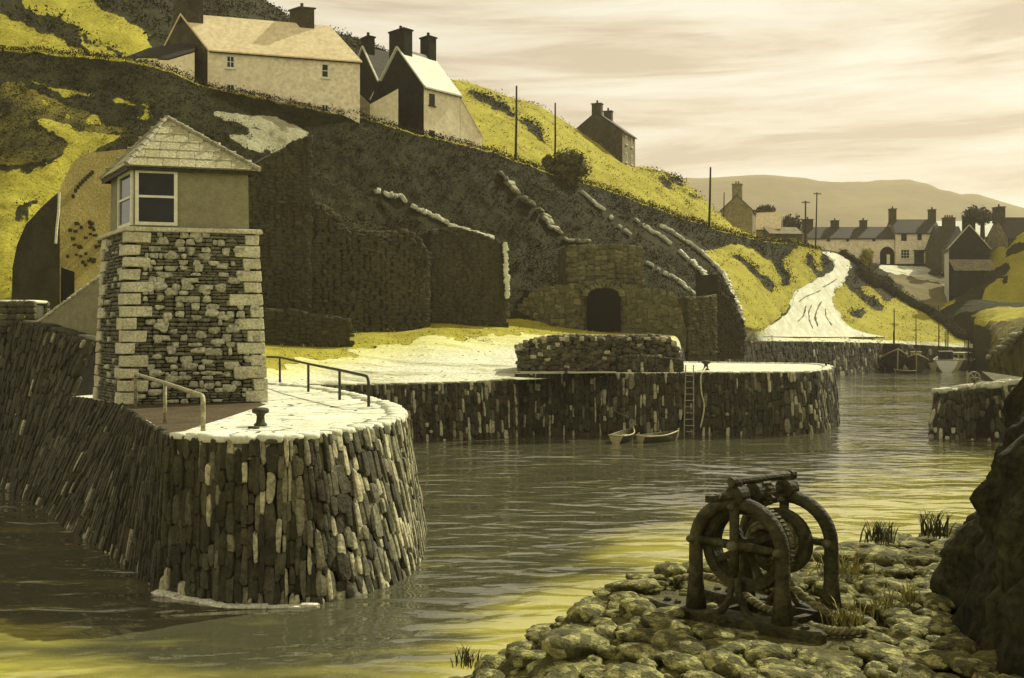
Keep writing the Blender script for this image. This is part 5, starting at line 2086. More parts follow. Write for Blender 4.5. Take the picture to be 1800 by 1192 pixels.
hedge('dark hedge curving down the right side of the track from its top', [(1480, 449), (1488, 452), (1496, 457), (1503, 463), (1510, 472)], .8, 1.5, 31)
hedge('broad dark hedge below the white yard, going down towards the boats', [(1530, 490), (1552, 504), (1580, 522), (1610, 540), (1640, 555), (1668, 573), (1690, 594)], 1.7, 1.9, 32)
hedge('shaggy dark bushes beside the white yard above the turf', [(1512, 482), (1526, 494), (1545, 500), (1560, 500)], 1.8, 2.4, 33)
crown_t = thing('round_bush', 'pale yellow-green bush in front of the arched carriageway', 'bush', hit(1518, 470))
cc_ = hit(1519, 470)
crown('foliage', (cc_.x, cc_.y, cc_.z + 2.0), 2.0, 1.8, 2.4, 1200, 'grass_leaf', crown_t, 41, 7, .22)

# small dark car at the yard corner
def car(loc, yaw, label):
    t = thing('parked_car', label, 'car', loc)
    c, s = math.cos(yaw), math.sin(yaw)
    ux, uy, uz = V3((c, s, 0)), V3((-s, c, 0)), V3((0, 0, 1))
    o = V3(loc)
    m = MB()
    prof = [(-1.9, .35), (-1.92, .75), (-1.3, .9), (-.85, 1.42), (.6, 1.45), (1.05, .98), (1.85, .85), (1.95, .4)]
    vs = []
    for w_ in (-.8, .8):
        for x, z in prof:
            k = .86 if z > 1.2 else 1
            vs.append(o + ux * x + uy * (w_ * k) + uz * z)
    n = len(prof)
    fs = [tuple(range(n))[::-1], tuple(range(n, 2 * n))] + [(i, (i + 1) % n, (i + 1) % n + n, i + n) for i in range(n)]
    m.add(vs, fs)
    ob = m.build('body', 'hull_dark', t)
    bv = ob.modifiers.new('bevel', 'BEVEL')
    bv.width = .07
    bv.segments = 2
    for sx in (-1.2, 1.2):
        for sy in (-.78, .78):
            m = MB()
            m.lathe(o + ux * sx + uy * (sy - .1) + uz * .33, uy, [(0, .2), (.02, .33), (.18, .33), (.2, .2)], 14)
            m.build('wheel', 'black', t)
    m = MB()
    for sy in (-.735, .735):
        m.box(o + ux * -.1 + uy * sy + uz * 1.17, 1.2, .03, .34, ux, uy, uz)
    m.build('side_window', 'glass', t)
    for sy in (-.55, .55):
        m = MB()
        m.lathe(o + ux * 1.9 + uy * sy + uz * .68, ux, [(0, .12), (.06, .12), (.08, .06)], 10)
        m.build('headlight', 'hull_white', t)


hc = hit(1646, 486)
car((hc.x - .1, hc.y, hc.z + .05), math.radians(-62), 'small dark car parked in the white yard against the white side wall')
# ------------------------------------------------------------------ boats
def boat(name, label, loc, yaw, L_, B_, fb_bow, fb_st, material, stern=.75, thwarts=2, deck=False, cabin=None, mast=None, trim='hull_tan', cat='boat', inner='wood', stripe=None, transom_mat=None, grp=None):
    """Clinker-like open or decked boat; bow at +x of its own axes."""
    t = thing(name, label, cat, loc, grp)
    c, s = math.cos(yaw), math.sin(yaw)
    ux, uy, uz = V3((c, s, 0)), V3((-s, c, 0)), V3((0, 0, 1))
    o = V3(loc)
    ns, nr_ = 14, 7

    def half(x):  # x 0 stern .. 1 bow
        return B_ / 2 * (stern + (1 - stern) * min(1, x / .4)) * max(0.0, (1 - max(0, (x - .45) / .55) ** 2.2)) if x < .45 else B_ / 2 * max(.012, (1 - ((x - .45) / .55) ** 2.1))

    def sheer(x):
        return fb_st + (fb_bow - fb_st) * x ** 2.0 - .12 * fb_st * math.sin(math.pi * x)

    def pt(x, k, sc_=1.0, dz=0.0):  # k 0 keel .. 1 sheer
        h = half(x) * sc_
        dep = -.35 * min(1, fb_st)
        z = dep + (sheer(x) - dep) * k
        y = h * (max(k, 0) ** .45) * (.9 + .1 * k)
        rake = .10 * L_ * (k - .3) * max(0, (x - .75) / .25) ** 1.5
        return o + ux * ((x - .5) * L_ * sc_ + rake) + uz * (z + dz), y

    def shell(sc_, dz, flip):
        m = MB()
        vs, fs = [], []
        w_ = 2 * nr_ + 1
        for i in range(ns + 1):
            x = i / ns
            row = []
            for k in range(-nr_, nr_ + 1):
                p, y = pt(x, abs(k) / nr_, sc_, dz)
                row.append(p + uy * (y * (1 if k > 0 else -1)))
            vs += row
        for i in range(ns):
            for k in range(w_ - 1):
                q = (i * w_ + k, i * w_ + k + 1, (i + 1) * w_ + k + 1, (i + 1) * w_ + k)
                fs.append(q if flip else q[::-1])
        m.add(vs, fs)
        return m, vs, w_
    m, vs, w_ = shell(1, 0, False)
    m.build('hull', material, t, smooth=True)
    tm = MB()
    tm.add([v - ux * .01 for v in vs[:w_]], [tuple(range(w_))])
    tm.build('transom', transom_mat or material, t)
    if not deck:
        m, v2, _ = shell(.94, .05, True)
        m.build('lining', inner, t, smooth=True)
        for i in range(thwarts):
            x = .3 + .4 * i / max(1, thwarts - 1) if thwarts > 1 else .45
            m = MB()
            p, y = pt(x, .72)
            m.box(p, .26, y * 1.85, .05, ux, uy, uz)
            m.build('thwart', trim, t)
    else:
        m = MB()
        vs2 = []
        for i in range(ns + 1):
            p, y = pt(i / ns, .86, .97)
            vs2 += [p - uy * y, p + uy * y]
        m.add(vs2, [(2 * i, 2 * i + 2, 2 * i + 3, 2 * i + 1) for i in range(ns)])
        m.build('deck', inner, t)
    m = MB()
    for s_ in (-1, 1):
        path = []
        for i in range(ns + 1):
            p, y = pt(i / ns, 1.0)
            path.append(p + uy * (y * s_) + uz * .01)
        m.tube(path, .045 * max(1, B_ / 2), 6)
    p0, y0 = pt(0, 1)
    m.tube([p0 - uy * y0, p0 + uy * y0], .045 * max(1, B_ / 2), 6)
    m.build('gunwale', trim, t, smooth=True)
    if stripe:
        m = MB()
        for s_ in (-1, 1):
            path = []
            for i in range(ns + 1):
                p, y = pt(i / ns, .78)
                path.append(p + uy * (y * s_ * 1.02))
            m.tube(path, .05 * max(1, B_ / 2), 5)
        m.build('rubbing_strake', stripe, t, smooth=True)
    m = MB()
    m.tube([pt(1, k)[0] for k in (.0, .3, .6, 1.0)] + [pt(1, 1.0)[0] + uz * .15], .05 * max(1, B_ / 2), 6)
    m.build('stem', trim, t, smooth=True)
    if cabin:
        x, l, w_, h, mt_ = cabin
        p, _ = pt(x, .86)
        m = MB()
        m.hexa([p + ux * (-l / 2) - uy * (w_ / 2), p + ux * (l / 2) - uy * (w_ / 2), p + ux * (l / 2) + uy * (w_ / 2), p - ux * (l / 2) + uy * (w_ / 2),
                p + ux * (-l / 2) - uy * (w_ / 2 * .9) + uz * h, p + ux * (l / 2 * .7) - uy * (w_ / 2 * .85) + uz * h, p + ux * (l / 2 * .7) + uy * (w_ / 2 * .85) + uz * h, p - ux * (l / 2) + uy * (w_ / 2 * .9) + uz * h])
        cb = m.build('wheelhouse', mt_, t)
        m = MB()
        for s_ in (-1, 1):
            m.box(p + ux * (l / 2 * .87) + uy * (s_ * w_ * .2) + uz * (h * .66), .08, w_ * .3, h * .34, ux, uy, uz)
            m.box(p + uy * (s_ * w_ * .478) + uz * (h * .66), l * .5, .06, h * .32, ux, uy, uz)
            m.box(p - ux * (l / 2 + .005) + uy * (s_ * w_ * .2) + uz * (h * .62), .06, w_ * .28, h * .36, ux, uy, uz)
        m.build('window_glass', 'glass', cb)
        m = MB()
        m.box(p - ux * (l * .06) + uz * (h + .05), l * 1.0, w_ * 1.02, .10, ux, uy, uz)
        m.build('cabin_roof', trim, cb)
    if mast:
        for (x, h, r_) in mast:
            p, _ = pt(x, .8)
            m = MB()
            m.tube([p, p + uz * h * .6, p + uz * h], [r_, r_ * .8, r_ * .55], 7)
            ms = m.build('mast', 'pole', t, smooth=True)
            if h > 5:
                m = MB()
                m.tube([p + uz * h * .7 - uy * .7, p + uz * h * .7 + uy * .7], r_ * .4, 6)
                m.build('crosstree', 'pole', ms)
    return t


r1 = G(1098, 779, 0)
boat('rowing_boat', 'small rowing boat with a cream transom, left of the pair under the jetty wall', V3((r1.x + .1, r1.y + 1.1, 0)), math.radians(62), 2.7, 1.1, .62, .45, 'hull_dark', stern=.82, trim='hull_tan', transom_mat='hull_tan', grp='rowing boats under the jetty')
r2 = G(1160, 779, 0)
boat('rowing_boat', 'wooden rowing boat lying at an angle, right of the pair, nearest the ladder', V3((r2.x + .05, r2.y + .9, 0)), math.radians(30), 2.7, 1.05, .56, .40, 'hull_olive', stern=.8, trim='hull_tan', transom_mat='hull_tan', grp='rowing boats under the jetty')


def at_water(px, py):
    return G(px, py, 0)


bb = at_water(1590, 655)
boat('fishing_boat', 'dark fishing boat with the highest bow and a tall mast, leftmost of the moored boats', V3((bb.x, bb.y + 4, 0)), math.radians(-106), 9.5, 4.1, 3.7, 2.0, 'hull_dark', deck=True, cabin=(.28, 2.4, 2.4, 2.8, 'hull_dark'), mast=[(.45, 8.6, .13), (.30, 5.0, .07)], trim='hull_tan', stripe='hull_olive', cat='fishing boat')
bb = at_water(1627, 655)
boat('fishing_boat', 'olive fishing boat with pointed bow and pale stem, second from the left', V3((bb.x, bb.y + 3.6, 0)), math.radians(-112), 8.5, 3.9, 2.9, 1.7, 'hull_olive', deck=True, cabin=(.42, 1.6, 1.7, 1.7, 'hull_tan'), mast=[(.5, 7.6, .09)], trim='hull_tan', stripe='hull_dark', cat='fishing boat')
bb = at_water(1677, 654)
boat('motor_boat', 'white-sterned motor boat with a dark wheelhouse, moored between olive and tan boats', V3((bb.x, bb.y + 3.0, 0)), math.radians(69), 7.4, 3.6, 2.6, 1.9, 'hull_white', stern=.95, deck=True, cabin=(.40, 2.6, 2.1, 1.7, 'hull_dark'), mast=[(.3, 6.6, .07), (.62, 5.0, .06)], trim='hull_tan', cat='motor boat')
bb = at_water(1708, 650)
boat('motor_boat', 'tan motor boat with curved cabin windows, rightmost of the moored boats', V3((bb.x, bb.y + 3.2, 0)), math.radians(44), 7.4, 3.4, 2.0, 1.7, 'hull_tan', stern=.92, deck=True, cabin=(.46, 3.2, 2.4, 1.5, 'hull_tan'), mast=[(.6, 6.2, .07)], trim='hull_white', cat='motor boat')
bb = at_water(1653, 650)
boat('dinghy', 'small tan dinghy half hidden beside the white-sterned boat', V3((bb.x, bb.y + 3.0, 0)), math.radians(70), 4.6, 1.9, 1.5, 1.1, 'hull_tan', trim='hull_tan', transom_mat='hull_tan', cat='dinghy')
bb = at_water(1552, 651)
boat('dinghy', 'low dark dinghy lying flat against the far quay, left of the fishing boats', V3((bb.x, bb.y + 1, 0)), math.radians(4), 4.6, 1.7, .8, .6, 'hull_dark', trim='hull_tan', cat='dinghy')
bb = at_water(1596, 657)
boat('dinghy', 'tiny dark punt in front of the two dark fishing boats', V3((bb.x, bb.y + 1, 0)), math.radians(172), 2.8, 1.3, .6, .45, 'hull_olive', trim='hull_tan', cat='dinghy')
for px, top, base, lab in ((1650, 536, 640, 'thick bare mast standing behind the dinghy and olive boat'), (1666, 545, 640, 'bare mast just left of the white-sterned boat, behind it'), (1702, 548, 640, 'slim mast rising against the dark bank right of the white-sterned boat'), (1711, 568, 640, 'pale slim mast, furthest right in the harbour')):
    d = 158
    m = MB()
    m.tube([P(px, base, d), P(px + .3, (base + top) / 2, d), P(px, top, d)], [.11, .09, .06], 7)
    m.tube([P(px - 5, top + 20, d), P(px + 5, top + 20, d)], .035, 5)
    tag(m.build('mast', 'pole', origin=P(px, base, d), smooth=True), lab, 'mast')

# ------------------------------------------------------------------ right-hand quay
rq = [(P(1664, 684, 70), V3((32.5, 70, -.3))), (P(1652, 687, 65), V3((28.2, 64, -.3))), (P(1646, 691.5, 61.8), G(1634, 770, 0) + V3((0, 0, -.3))), (P(1668, 689, 60.6), G(1660, 771, 0) + V3((0, 0, -.3))),
      (P(1700, 685, 60), G(1696, 772, 0) + V3((0, 0, -.3))), (P(1760, 678, 58), G(1760, 775, 0) + V3((0, 0, -.3))), (P(1840, 668, 55), G(1845, 780, 0) + V3((0, 0, -.3)))]
q = thing('quay_wall', 'short rough dark quay on the right edge with pale boulders on top', 'quay', rq[4][1])
wall_run(rq, .8, .14, .34, light=.12, depth=.24, hr=(.7, 1.5)).build('slab_masonry', 'quay_stone', q, smooth=True)
backing(rq).build('mortar_core', 'mortar', q)
m = MB()
tp = [t for t, _ in rq]
vs = []
for p in tp[1:]:
    vs += [p + V3((0, 0, -.05)), V3((max(p.x + 3, 33.5), max(p.y + 7, 69), p.z - .1))]
m.add(vs, [(2 * i, 2 * i + 2, 2 * i + 3, 2 * i + 1) for i in range(len(tp) - 2)])
m.build('rubble_top', 'ruin_mid', q)
cp = MB()
pth = resample(tp[1:], .8)
for a, b in zip(pth[:-1], pth[1:]):
    u = (b - a).normalized()
    n = u.cross(V3((0, 0, 1)))
    for dd in (.25, 1.0, 1.9):
        if random.random() < .85:
            cp.stone((a + b) / 2 - n * (dd + R(-.2, .2)) + V3((0, 0, R(0, .15) + dd * .05)), u, -n, V3((0, 0, 1)), R(.6, 1.2), R(.5, .9), R(.25, .5), R(0, 1), j=.16)
cp.build('boulder_edge', 'wall_top', q, smooth=True)
wq = thing('hand_winch', 'small spoked wheel winch with a tall post on the right-hand quay', 'winch', P(1712, 676, 66))
wc_ = P(1712, 664, 66)
m = MB()
m.tube([wc_ + V3((math.cos(a) * .40, 0, math.sin(a) * .40)) for a in np.linspace(0, 2 * math.pi, 25)], .05, 6)
for a in (0, 1.05, 2.1):
    m.tube([wc_ + V3((math.cos(a) * .4, 0, math.sin(a) * .4)), wc_ - V3((math.cos(a) * .4, 0, math.sin(a) * .4))], .03, 5)
m.build('wheel', 'iron_pale', wq, smooth=True)
m = MB()
for s_ in (-1, 1):
    m.tube([wc_ + V3((0, .12, 0)), wc_ + V3((s_ * .34, .25, -.75))], .05, 6)
m.build('stand', 'iron', wq)
m = MB()
m.tube([P(1700, 682, 66), P(1700, 652, 66)], .06, 6)
m.build('post', 'iron_pale', wq)

# stones along the bank on the right
rnd = random.Random(5)
for i, (px, py) in enumerate([(1752, 618), (1760, 612), (1768, 610), (1775, 602), (1784, 598), (1790, 590), (1797, 586), (1764, 598), (1742, 628)]):
    h_ = hit(px, py, BTREE)
    m = MB()
    vs, fs = ICO[2]
    s_ = rnd.uniform(.3, .6)
    m.add([h_ + V3((v[0] * s_ * 1.5, v[1] * s_, v[2] * s_ * .6)) * (1 + .45 * noise.noise(V3(v) * 1.6 + V3((i * 4, 0, 0)))) for v in vs], fs, .7)
    o = m.build('boulder', 'wall_top_grey', origin=h_, smooth=True)
    tag(o, 'pale boulder along the edge of the bank above the right-hand quay', 'boulder', 'pale boulders along the right bank')

# ------------------------------------------------------------------ foreground shelf of rock
EX = [-3, -1.6, -.9, -.45, .1, .55, 1.0, 1.5, 2.2, 3.4, 4.3, 5.3, 7, 9]
EY = [4.5, 6.5, 8.5, 9.15, 9.35, 9.5, 10.0, 10.45, 10.9, 11.15, 11.6, 11.9, 12.3, 12.6]
ZX = [-3, -2, -1, -.5, .5, 1.2, 3, 5, 7]
ZZ = [2.2, 2.6, 3.15, 3.45, 3.93, 4.12, 4.14, 4.26, 4.4]
gx = np.arange(-3, 8.01, .055)
gy = np.arange(3.5, 13.5, .055)
SX, SY = np.meshgrid(gx, gy)
ex = np.interp(SX, EX, EY)
SZ = np.interp(SX, ZX, ZZ)


def shelf_z(x, y):
    z = np.interp(x, ZX, ZZ)
    d = y - np.interp(x, EX, EY)
    if d > -.35:
        z -= .25 * (d + .35) ** 2 / .12 if d < 0 else .26 + d * 3.2
    return z


WO = V3((1.99, 8.52, 4.115))
wv = V3((.78, -.62, 0)).normalized()
av = V3((.82, .57, 0)).normalized()
scov = np.zeros((*SX.shape, 4), np.float32)
for r in range(SX.shape[0]):
    for c in range(SX.shape[1]):
        x, y = SX[r, c], SY[r, c]
        z = shelf_z(x, y)
        n1 = fbm(x * 1.1, y * 1.1, 0, 4)
        n2 = fbm(x * 4, y * 4, 3, 3)
        dw, da = (V3((x, y, 0)) - V3((WO.x, WO.y, 0))).dot(wv), (V3((x, y, 0)) - V3((WO.x, WO.y, 0))).dot(av)
        near = max(0, 1 - max(abs(dw) / 1.7, abs(da - .33) / 1.2))
        SZ[r, c] = z + (n1 * .10 + n2 * .03) * (1 - min(1, near * 2.2)) + (4.095 - z) * min(1, near * 2.6)
MT['shelf'] = mat('shelf', (.125, .11, .032), (.06, .052, .016), 1.3, .95, .7, 9, grain=.4, gscale=30)
so_, SV, SF = grid_object('rock_shelf', SX, SY, SZ, None, MT['shelf'])
tag(so_, 'earth and turf shelf under the foreground stones', None, kind='structure')
STREE = BVHTree.FromPolygons(SV.tolist(), [tuple(f) for f in SF.tolist()])

# cliff on the right edge
fy = np.array([1.5, 4, 6, 7.3, 8.3, 9.2, 10.3, 11.9, 12.4, 13, 14, 16, 19])
fx = np.array([3.2, 3.3, 3.3, 3.38, 3.5, 4.0, 4.58, 5.36, 5.8, 6.6, 8.2, 11.5, 17])
uu_ = np.concatenate([np.arange(1.5, 13.5, .06), np.arange(13.5, 19, .2)])
hh_ = np.concatenate([np.arange(-.6, 3.6, .4), np.arange(3.6, 6.9, .07)])
UU, HH = np.meshgrid(uu_, hh_)
CX = np.interp(UU, fy, fx)
CY = UU.copy()
for r in range(UU.shape[0]):
    for c in range(UU.shape[1]):
        y, z = UU[r, c], HH[r, c]
        dz = z - 4.1
        x = CX[r, c] + (dz / 2.0 if dz > 0 else dz / 6)
        n1 = 1 - abs(fbm(y * .75 + z * .22, z * .16, 4.0, 4)) * 2.2
        n2 = fbm(y * 2.6, z * .8, 9.0, 4)
        n3 = fbm(y * 6, z * 5, 2.0, 3)
        CX[r, c] = x - .34 * n1 - .26 * n2 - .10 * n3 + .37
        CY[r, c] += .12 * n2
CX = np.concatenate([CX, CX[-1:] + 1.2, CX[-1:] + 9]); CY = np.concatenate([CY, CY[-1:], CY[-1:]]); HH = np.concatenate([HH, HH[-1:] + .15, HH[-1:] - .6])
cl, _, _ = grid_object('cliff', CX, CY, HH, None, MT['cliff'])
tag(cl, 'dark folded rock face rising along the right edge', None, kind='structure')

# ------------------------------------------------------------------ boulders on the shelf
BT = []
for i in range(7):
    vs, fs = ICO[3]
    vv = []
    rr_ = random.Random(100 + i)
    ax = (rr_.uniform(.85, 1.25), rr_.uniform(.65, .95), rr_.uniform(.42, .62))
    for v in vs:
        p = V3(v)
        d = 1 + .30 * noise.noise(p * 1.1 + V3((i * 7, 0, 0))) + .17 * noise.noise(p * 2.6 + V3((0, i * 5, 0))) + .03 * noise.noise(p * 7)
        p = p * d
        # bedded blocks: flatten the top a little
        z = p.z if p.z < .55 else .55 + (p.z - .55) * .45
        vv.append((p.x * ax[0], p.y * ax[1], z * ax[2]))
    m = MB()
    m.add(vv, fs, 0)
    for k, f in enumerate(fs):
        c = sum((V3(vv[q]) for q in f), V3()) / 3
        m.t[k] = max(0, min(1, (noise.noise(c * 2.2 + V3((i * 3, 1, 2))) + .05) * 2.2))
    BT.append(m)
BMESH = [m.build('boulder', 'rock', smooth=True) for m in BT]
protos = [b for b in BMESH]
placed = []
rnd = random.Random(17)
cand = []
for s in (.30, .24, .19, .15, .12, .095, .075):
    for _ in range({.30: 14, .24: 80, .19: 260, .15: 700, .12: 1300, .095: 1500, .075: 1500}[s]):
        cand.append(s * rnd.uniform(.85, 1.15))
n_b = 0
used = [False] * len(protos)
for s in cand:
    if n_b >= 292:
        break
    x, y = rnd.uniform(-1.5, 5.6), rnd.uniform(6.5, 12)
    ed_ = np.interp(x, EX, EY)
    if y > ed_ + .12:
        continue
    px = 900 + FL * x / y
    py = HY + (EYE - shelf_z(x, y)) * FL / y
    if py > 1230 or px > 1800 or px < 720:
        continue
    xf = np.interp(y, fy, fx)
    if x > xf + .25:
        continue
    if x > xf - .25 and s > .18:
        continue
    rel = V3((x - WO.x, y - WO.y, 0))
    dw, da = rel.dot(wv), rel.dot(av)
    if -1.0 - s < dw < .90 + s and -.2 - s * .9 < da < .95 + s:
        continue
    # bare trodden earth right of the winch's front beam
    if (1400 < px < 1545 and 1105 < py < 1150) or (1150 < px < 1420 and 1085 < py < 1100):
        if s > .1:
            continue
    if any((x - a) ** 2 + (y - b) ** 2 < ((s + t_) * .72) ** 2 for a, b, t_ in placed):
        continue
    if s < .1 and rnd.random() < .45:
        continue
    placed.append((x, y, s))
    i = rnd.randrange(len(protos))
    o = protos[i] if not used[i] else protos[i].copy()
    if used[i]:
        COL.objects.link(o)
    used[i] = True
    o.location = (x, y, shelf_z(x, y) + s * .16)
    o.rotation_euler = (rnd.uniform(-.12, .12), rnd.uniform(-.12, .12), rnd.uniform(0, 6.28))
    k = rnd.uniform(.9, 1.15)
    o.scale = (s * k * 1.12, s * k, s * rnd.uniform(.75, 1.1))
    if y > ed_ - .5 and px < 1150:
        lab, g_ = 'rounded mossy boulder on the outer edge of the shelf, left of the winch', 'boulders on the outer shelf edge'
    elif px > 1420 and py < 1105:
        lab, g_ = 'flat-topped pale stone in the bank between the winch and the dark cliff', 'stones between the winch and the cliff'
    elif px > 1420:
        lab, g_ = 'low stone in the ground in front of the dark cliff foot', 'stones in front of the cliff'
    else:
        lab, g_ = 'rounded mossy boulder in the foreground, this side of the winch', 'boulders in front of the winch'
    tag(o, lab, 'boulder', g_)
    n_b += 1
for i, p in enumerate(protos):
    if not used[i]:
        bpy.data.objects.remove(p)
# small stones and grit between the boulders
m = MB()
for _ in range(2600):
    x, y = rnd.uniform(-1.4, 5.6), rnd.uniform(6.5, 12)
    if y > np.interp(x, EX, EY) or x > np.interp(y, fy, fx):
        continue
    rel = V3((x - WO.x, y - WO.y, 0))
    dw, da = rel.dot(wv), rel.dot(av)
    inside = -1.0 < dw < .95 and -.2 < da < 1.3
    if inside and rnd.random() < .75:
        continue
    s = rnd.uniform(.012, .045)
    vs, fs = ICO[1]
    h_ = STREE.ray_cast(V3((x, y, 9)), V3((0, 0, -1)))[0]
    if h_ is None:
        continue
    ti = rnd.random() ** 2
    m.add([h_ + V3((v[0] * s * 1.3, v[1] * s, v[2] * s * .7)) * 1 for v in vs], fs, ti)
tag(m.build('gravel', 'rock', origin=(2, 9, 4.1), smooth=True), kind='stuff')


# grass tufts
def tuft(px, py, n, h, spread, label, material='blade', seed=0, lean=.6, wdt=.0065):
    n = int(n * 1.8)
    d = P(px, py, 100) - CAM
    b = STREE.ray_cast(CAM, d.normalized())[0]
    if b is None:
        b = P(px, py, 10)
    rnd = random.Random(seed)
    m = MB()
    for i in range(n):
        a = rnd.uniform(0, 6.28)
        l = h * rnd.uniform(.55, 1.15)
        o = b + V3((rnd.gauss(0, spread * .35), rnd.gauss(0, spread * .35), -.02))
        dr = V3((math.cos(a), math.sin(a), 0)) * rnd.uniform(.15, lean)
        side = V3((-math.sin(a + rnd.uniform(-1, 1)), math.cos(a), 0)).normalized()
        pts = [o, o + dr * l * .3 + V3((0, 0, l * .5)), o + dr * l * .75 + V3((0, 0, l * .85)), o + dr * l * 1.25 + V3((0, 0, l * .98))]
        ws = [wdt, wdt * 1.1, wdt * .7, .001]
        vs = []
        for p, w_ in zip(pts, ws):
            vs += [p - side * w_, p + side * w_]
        m.add(vs, [(0, 1, 3, 2), (2, 3, 5, 4), (4, 5, 7, 6)], rnd.random())
    return tag(m.build('grass_tuft', material, origin=b), label, 'grass tuft')


tuft(818, 1166, 26, .19, .20, 'dark spiky grass tuft on the outermost boulder at the bottom', 'blade_dark', 1)
tuft(1548, 950, 40, .22, .22, 'dark grass tuft behind the pale stones on the bank skyline', 'blade_dark', 2)
tuft(1640, 938, 34, .26, .2, 'dark grass tuft where the bank skyline meets the cliff', 'blade_dark', 3)
tuft(1472, 1006, 46, .20, .34, 'pale grass growing on the stone right behind the rear winch frame', 'blade', 4, .8)
tuft(1480, 1110, 30, .30, .18, 'pale splayed grass tuft beside the rope end', 'blade', 5, .9)
tuft(1545, 1088, 44, .22, .16, 'dense pale grass tuft right of the splayed one', 'blade', 6, .7)
tuft(1566, 1092, 12, .36, .16, 'tall sparse pale blades near the foot of the cliff', 'blade', 7, .45)
tuft(1594, 1082, 20, .32, .06, 'few tall thin blades closest to the cliff foot', 'blade', 8, .4)
tuft(1190, 1035, 26, .12, .05, 'small dark tuft on the boulder left of the winch', 'blade_dark', 9)

# ------------------------------------------------------------------ the winch
wn = thing('hand_winch', 'big rusty iron hand winch with geared drum and arched frames on the stones', 'winch', WO)
UZ = V3((0, 0, 1))


def W(w_, a_, z_):
    return WO + wv * w_ + av * a_ + UZ * z_


AL = .66


def frame(a_, name):
    m = MB()
    hw = .41
    arch_ = [W(-hw, a_, .03), W(-hw, a_, .35)] + [W(-hw * math.cos(t), a_, .67 + .39 * math.sin(t)) for t in np.linspace(0, math.pi, 17)] + [W(hw, a_, .35), W(hw, a_, .03)]
    rs_ = [.10, .066] + [.062] * 17 + [.066, .10]
    m.tube(arch_, rs_, 12)
    ob = m.build(name, 'iron', wn, smooth=True)
    m = MB()
    m.tube([W(-hw, a_ - .02, .70), W(0, a_ - .03, .69), W(hw, a_ - .02, .68)], [.032, .045, .032], 8)
    m.build('crossbar', 'iron', wn, smooth=True)
    m = MB()
    m.tube([W(0, a_ - .04, 1.06), W(0, a_ - .05, .75), W(0, a_ - .05, .42)], [.045, .04, .045], 8)
    for s_ in (-1, 1):
        m.tube(smooth_path([W(.02 * s_, a_ - .04, .46), W(.035 * s_, a_ - .04, .30), W(.075 * s_, a_ - .04, .17), W(.15 * s_, a_ - .04, .08), W(.23 * s_, a_ - .04, .06)], 5), .032, 8)
    m.build('centre_strut', 'iron', wn, smooth=True)
    for (w_, z_, r_) in ((-hw, .70, .036), (0, .69, .05), (hw, .68, .04), (0, 1.03, .032)):
        m = MB()
        m.lathe(W(w_, a_ - .055 if w_ else a_ - .065, z_), -av, [(-.06, r_), (.02, r_), (.045, r_ * .75), (.055, r_ * .3)], 12)
        m.build('bolt_head', 'bolt', ob, smooth=True)


frame(0, 'arch_frame')
frame(AL, 'arch_frame')
for a_ in (0, AL):
    m = MB()
    pr = []
    n_ = 40
    outline = [(-.86 + .10 * (1 - math.cos(t)) * 0 - 0 + 0, 0) for t in (0,)]
    vs = []
    pts = []
    for t in np.linspace(0, 2 * math.pi, 36, endpoint=False):
        cx, sy = math.cos(t), math.sin(t)
        x = math.copysign(abs(cx) ** .55, cx) * .84 - .05
        y = math.copysign(abs(sy) ** .55, sy) * .12 * (1 - .55 * abs(cx) ** 4)
        pts.append((x, y))
    n_ = len(pts)
    for (sc_, z_) in ((1, -.08), (1, .05), (.97, .075)):
        vs += [W(x * sc_, a_ + y * sc_, z_) for x, y in pts]
    fs = [tuple(range(2 * n_, 3 * n_))]
    for k in range(2):
        fs += [(k * n_ + i, k * n_ + (i + 1) % n_, (k + 1) * n_ + (i + 1) % n_, (k + 1) * n_ + i) for i in range(n_)]
    m.add(vs, fs)
    for (w_, r_) in ((-.72, .035), (-.6, .03), (.62, .04), (.5, .03), (.1, .03)):
        m.lathe(W(w_, a_ + R(-.03, .03), .07), UZ, [(0, r_), (.03, r_), (.04, r_ * .5)], 8)
    m.build('base_beam', 'iron', wn)
m = MB()
for w_ in (-.30, .30):
    m.box(W(w_, AL / 2, .02), .07, AL - .1, .06, wv, av, UZ)
m.build('tie_bar', 'iron', wn)

# big gear just inside the front frame
def ring(m, a0, a1, ri, ro, zc, n=48, tint=0.0):
    vs, fs = [], []
    for i in range(n):
        t = 2 * math.pi * i / n
        c, s = math.cos(t), math.sin(t)
        for (r_, a_) in ((ri, a0), (ro, a0), (ro, a1), (ri, a1)):
            vs.append(W(c * r_, a_, zc + s * r_))
    for i in range(n):
        a, b = 4 * i, 4 * ((i + 1) % n)
        for k in range(4):
            k2 = (k + 1) % 4
            fs.append((a + k, b + k, b + k2, a + k2))
    m.add(vs, fs, tint)


ZC = .66
m = MB()
ring(m, .07, .13, .29, .375, ZC)
ring(m, .05, .09, .30, .385, ZC)
gw = m.build('gear_wheel', 'iron', wn)
m = MB()
for i in range(4):
    t = 2 * math.pi * i / 4 + .5
    d = wv * math.cos(t) + UZ * math.sin(t)
    e_ = d.cross(av)
    m.box(W(0, .10, ZC) + d * .18, .24, .055, .045, d, e_, av)
m.lathe(W(0, .04, ZC), av, [(0, .055), (.02, .08), (.16, .08), (.2, .055)], 16)
m.build('spokes', 'iron', gw)
m = MB()
for i in range(60):
    t = 2 * math.pi * i / 60
    d = wv * math.cos(t) + UZ * math.sin(t)
    m.box(W(0, .165, ZC) + d * .37, .045, .022, .06, d, d.cross(av), av, tint=R(0, .8))
ring(m, .13, .195, .30, .355, ZC)
m.build('gear_teeth', 'iron', gw)
m = MB()
m.lathe(W(0, .3, ZC), av, [(0, .11), (.26, .11)], 28)
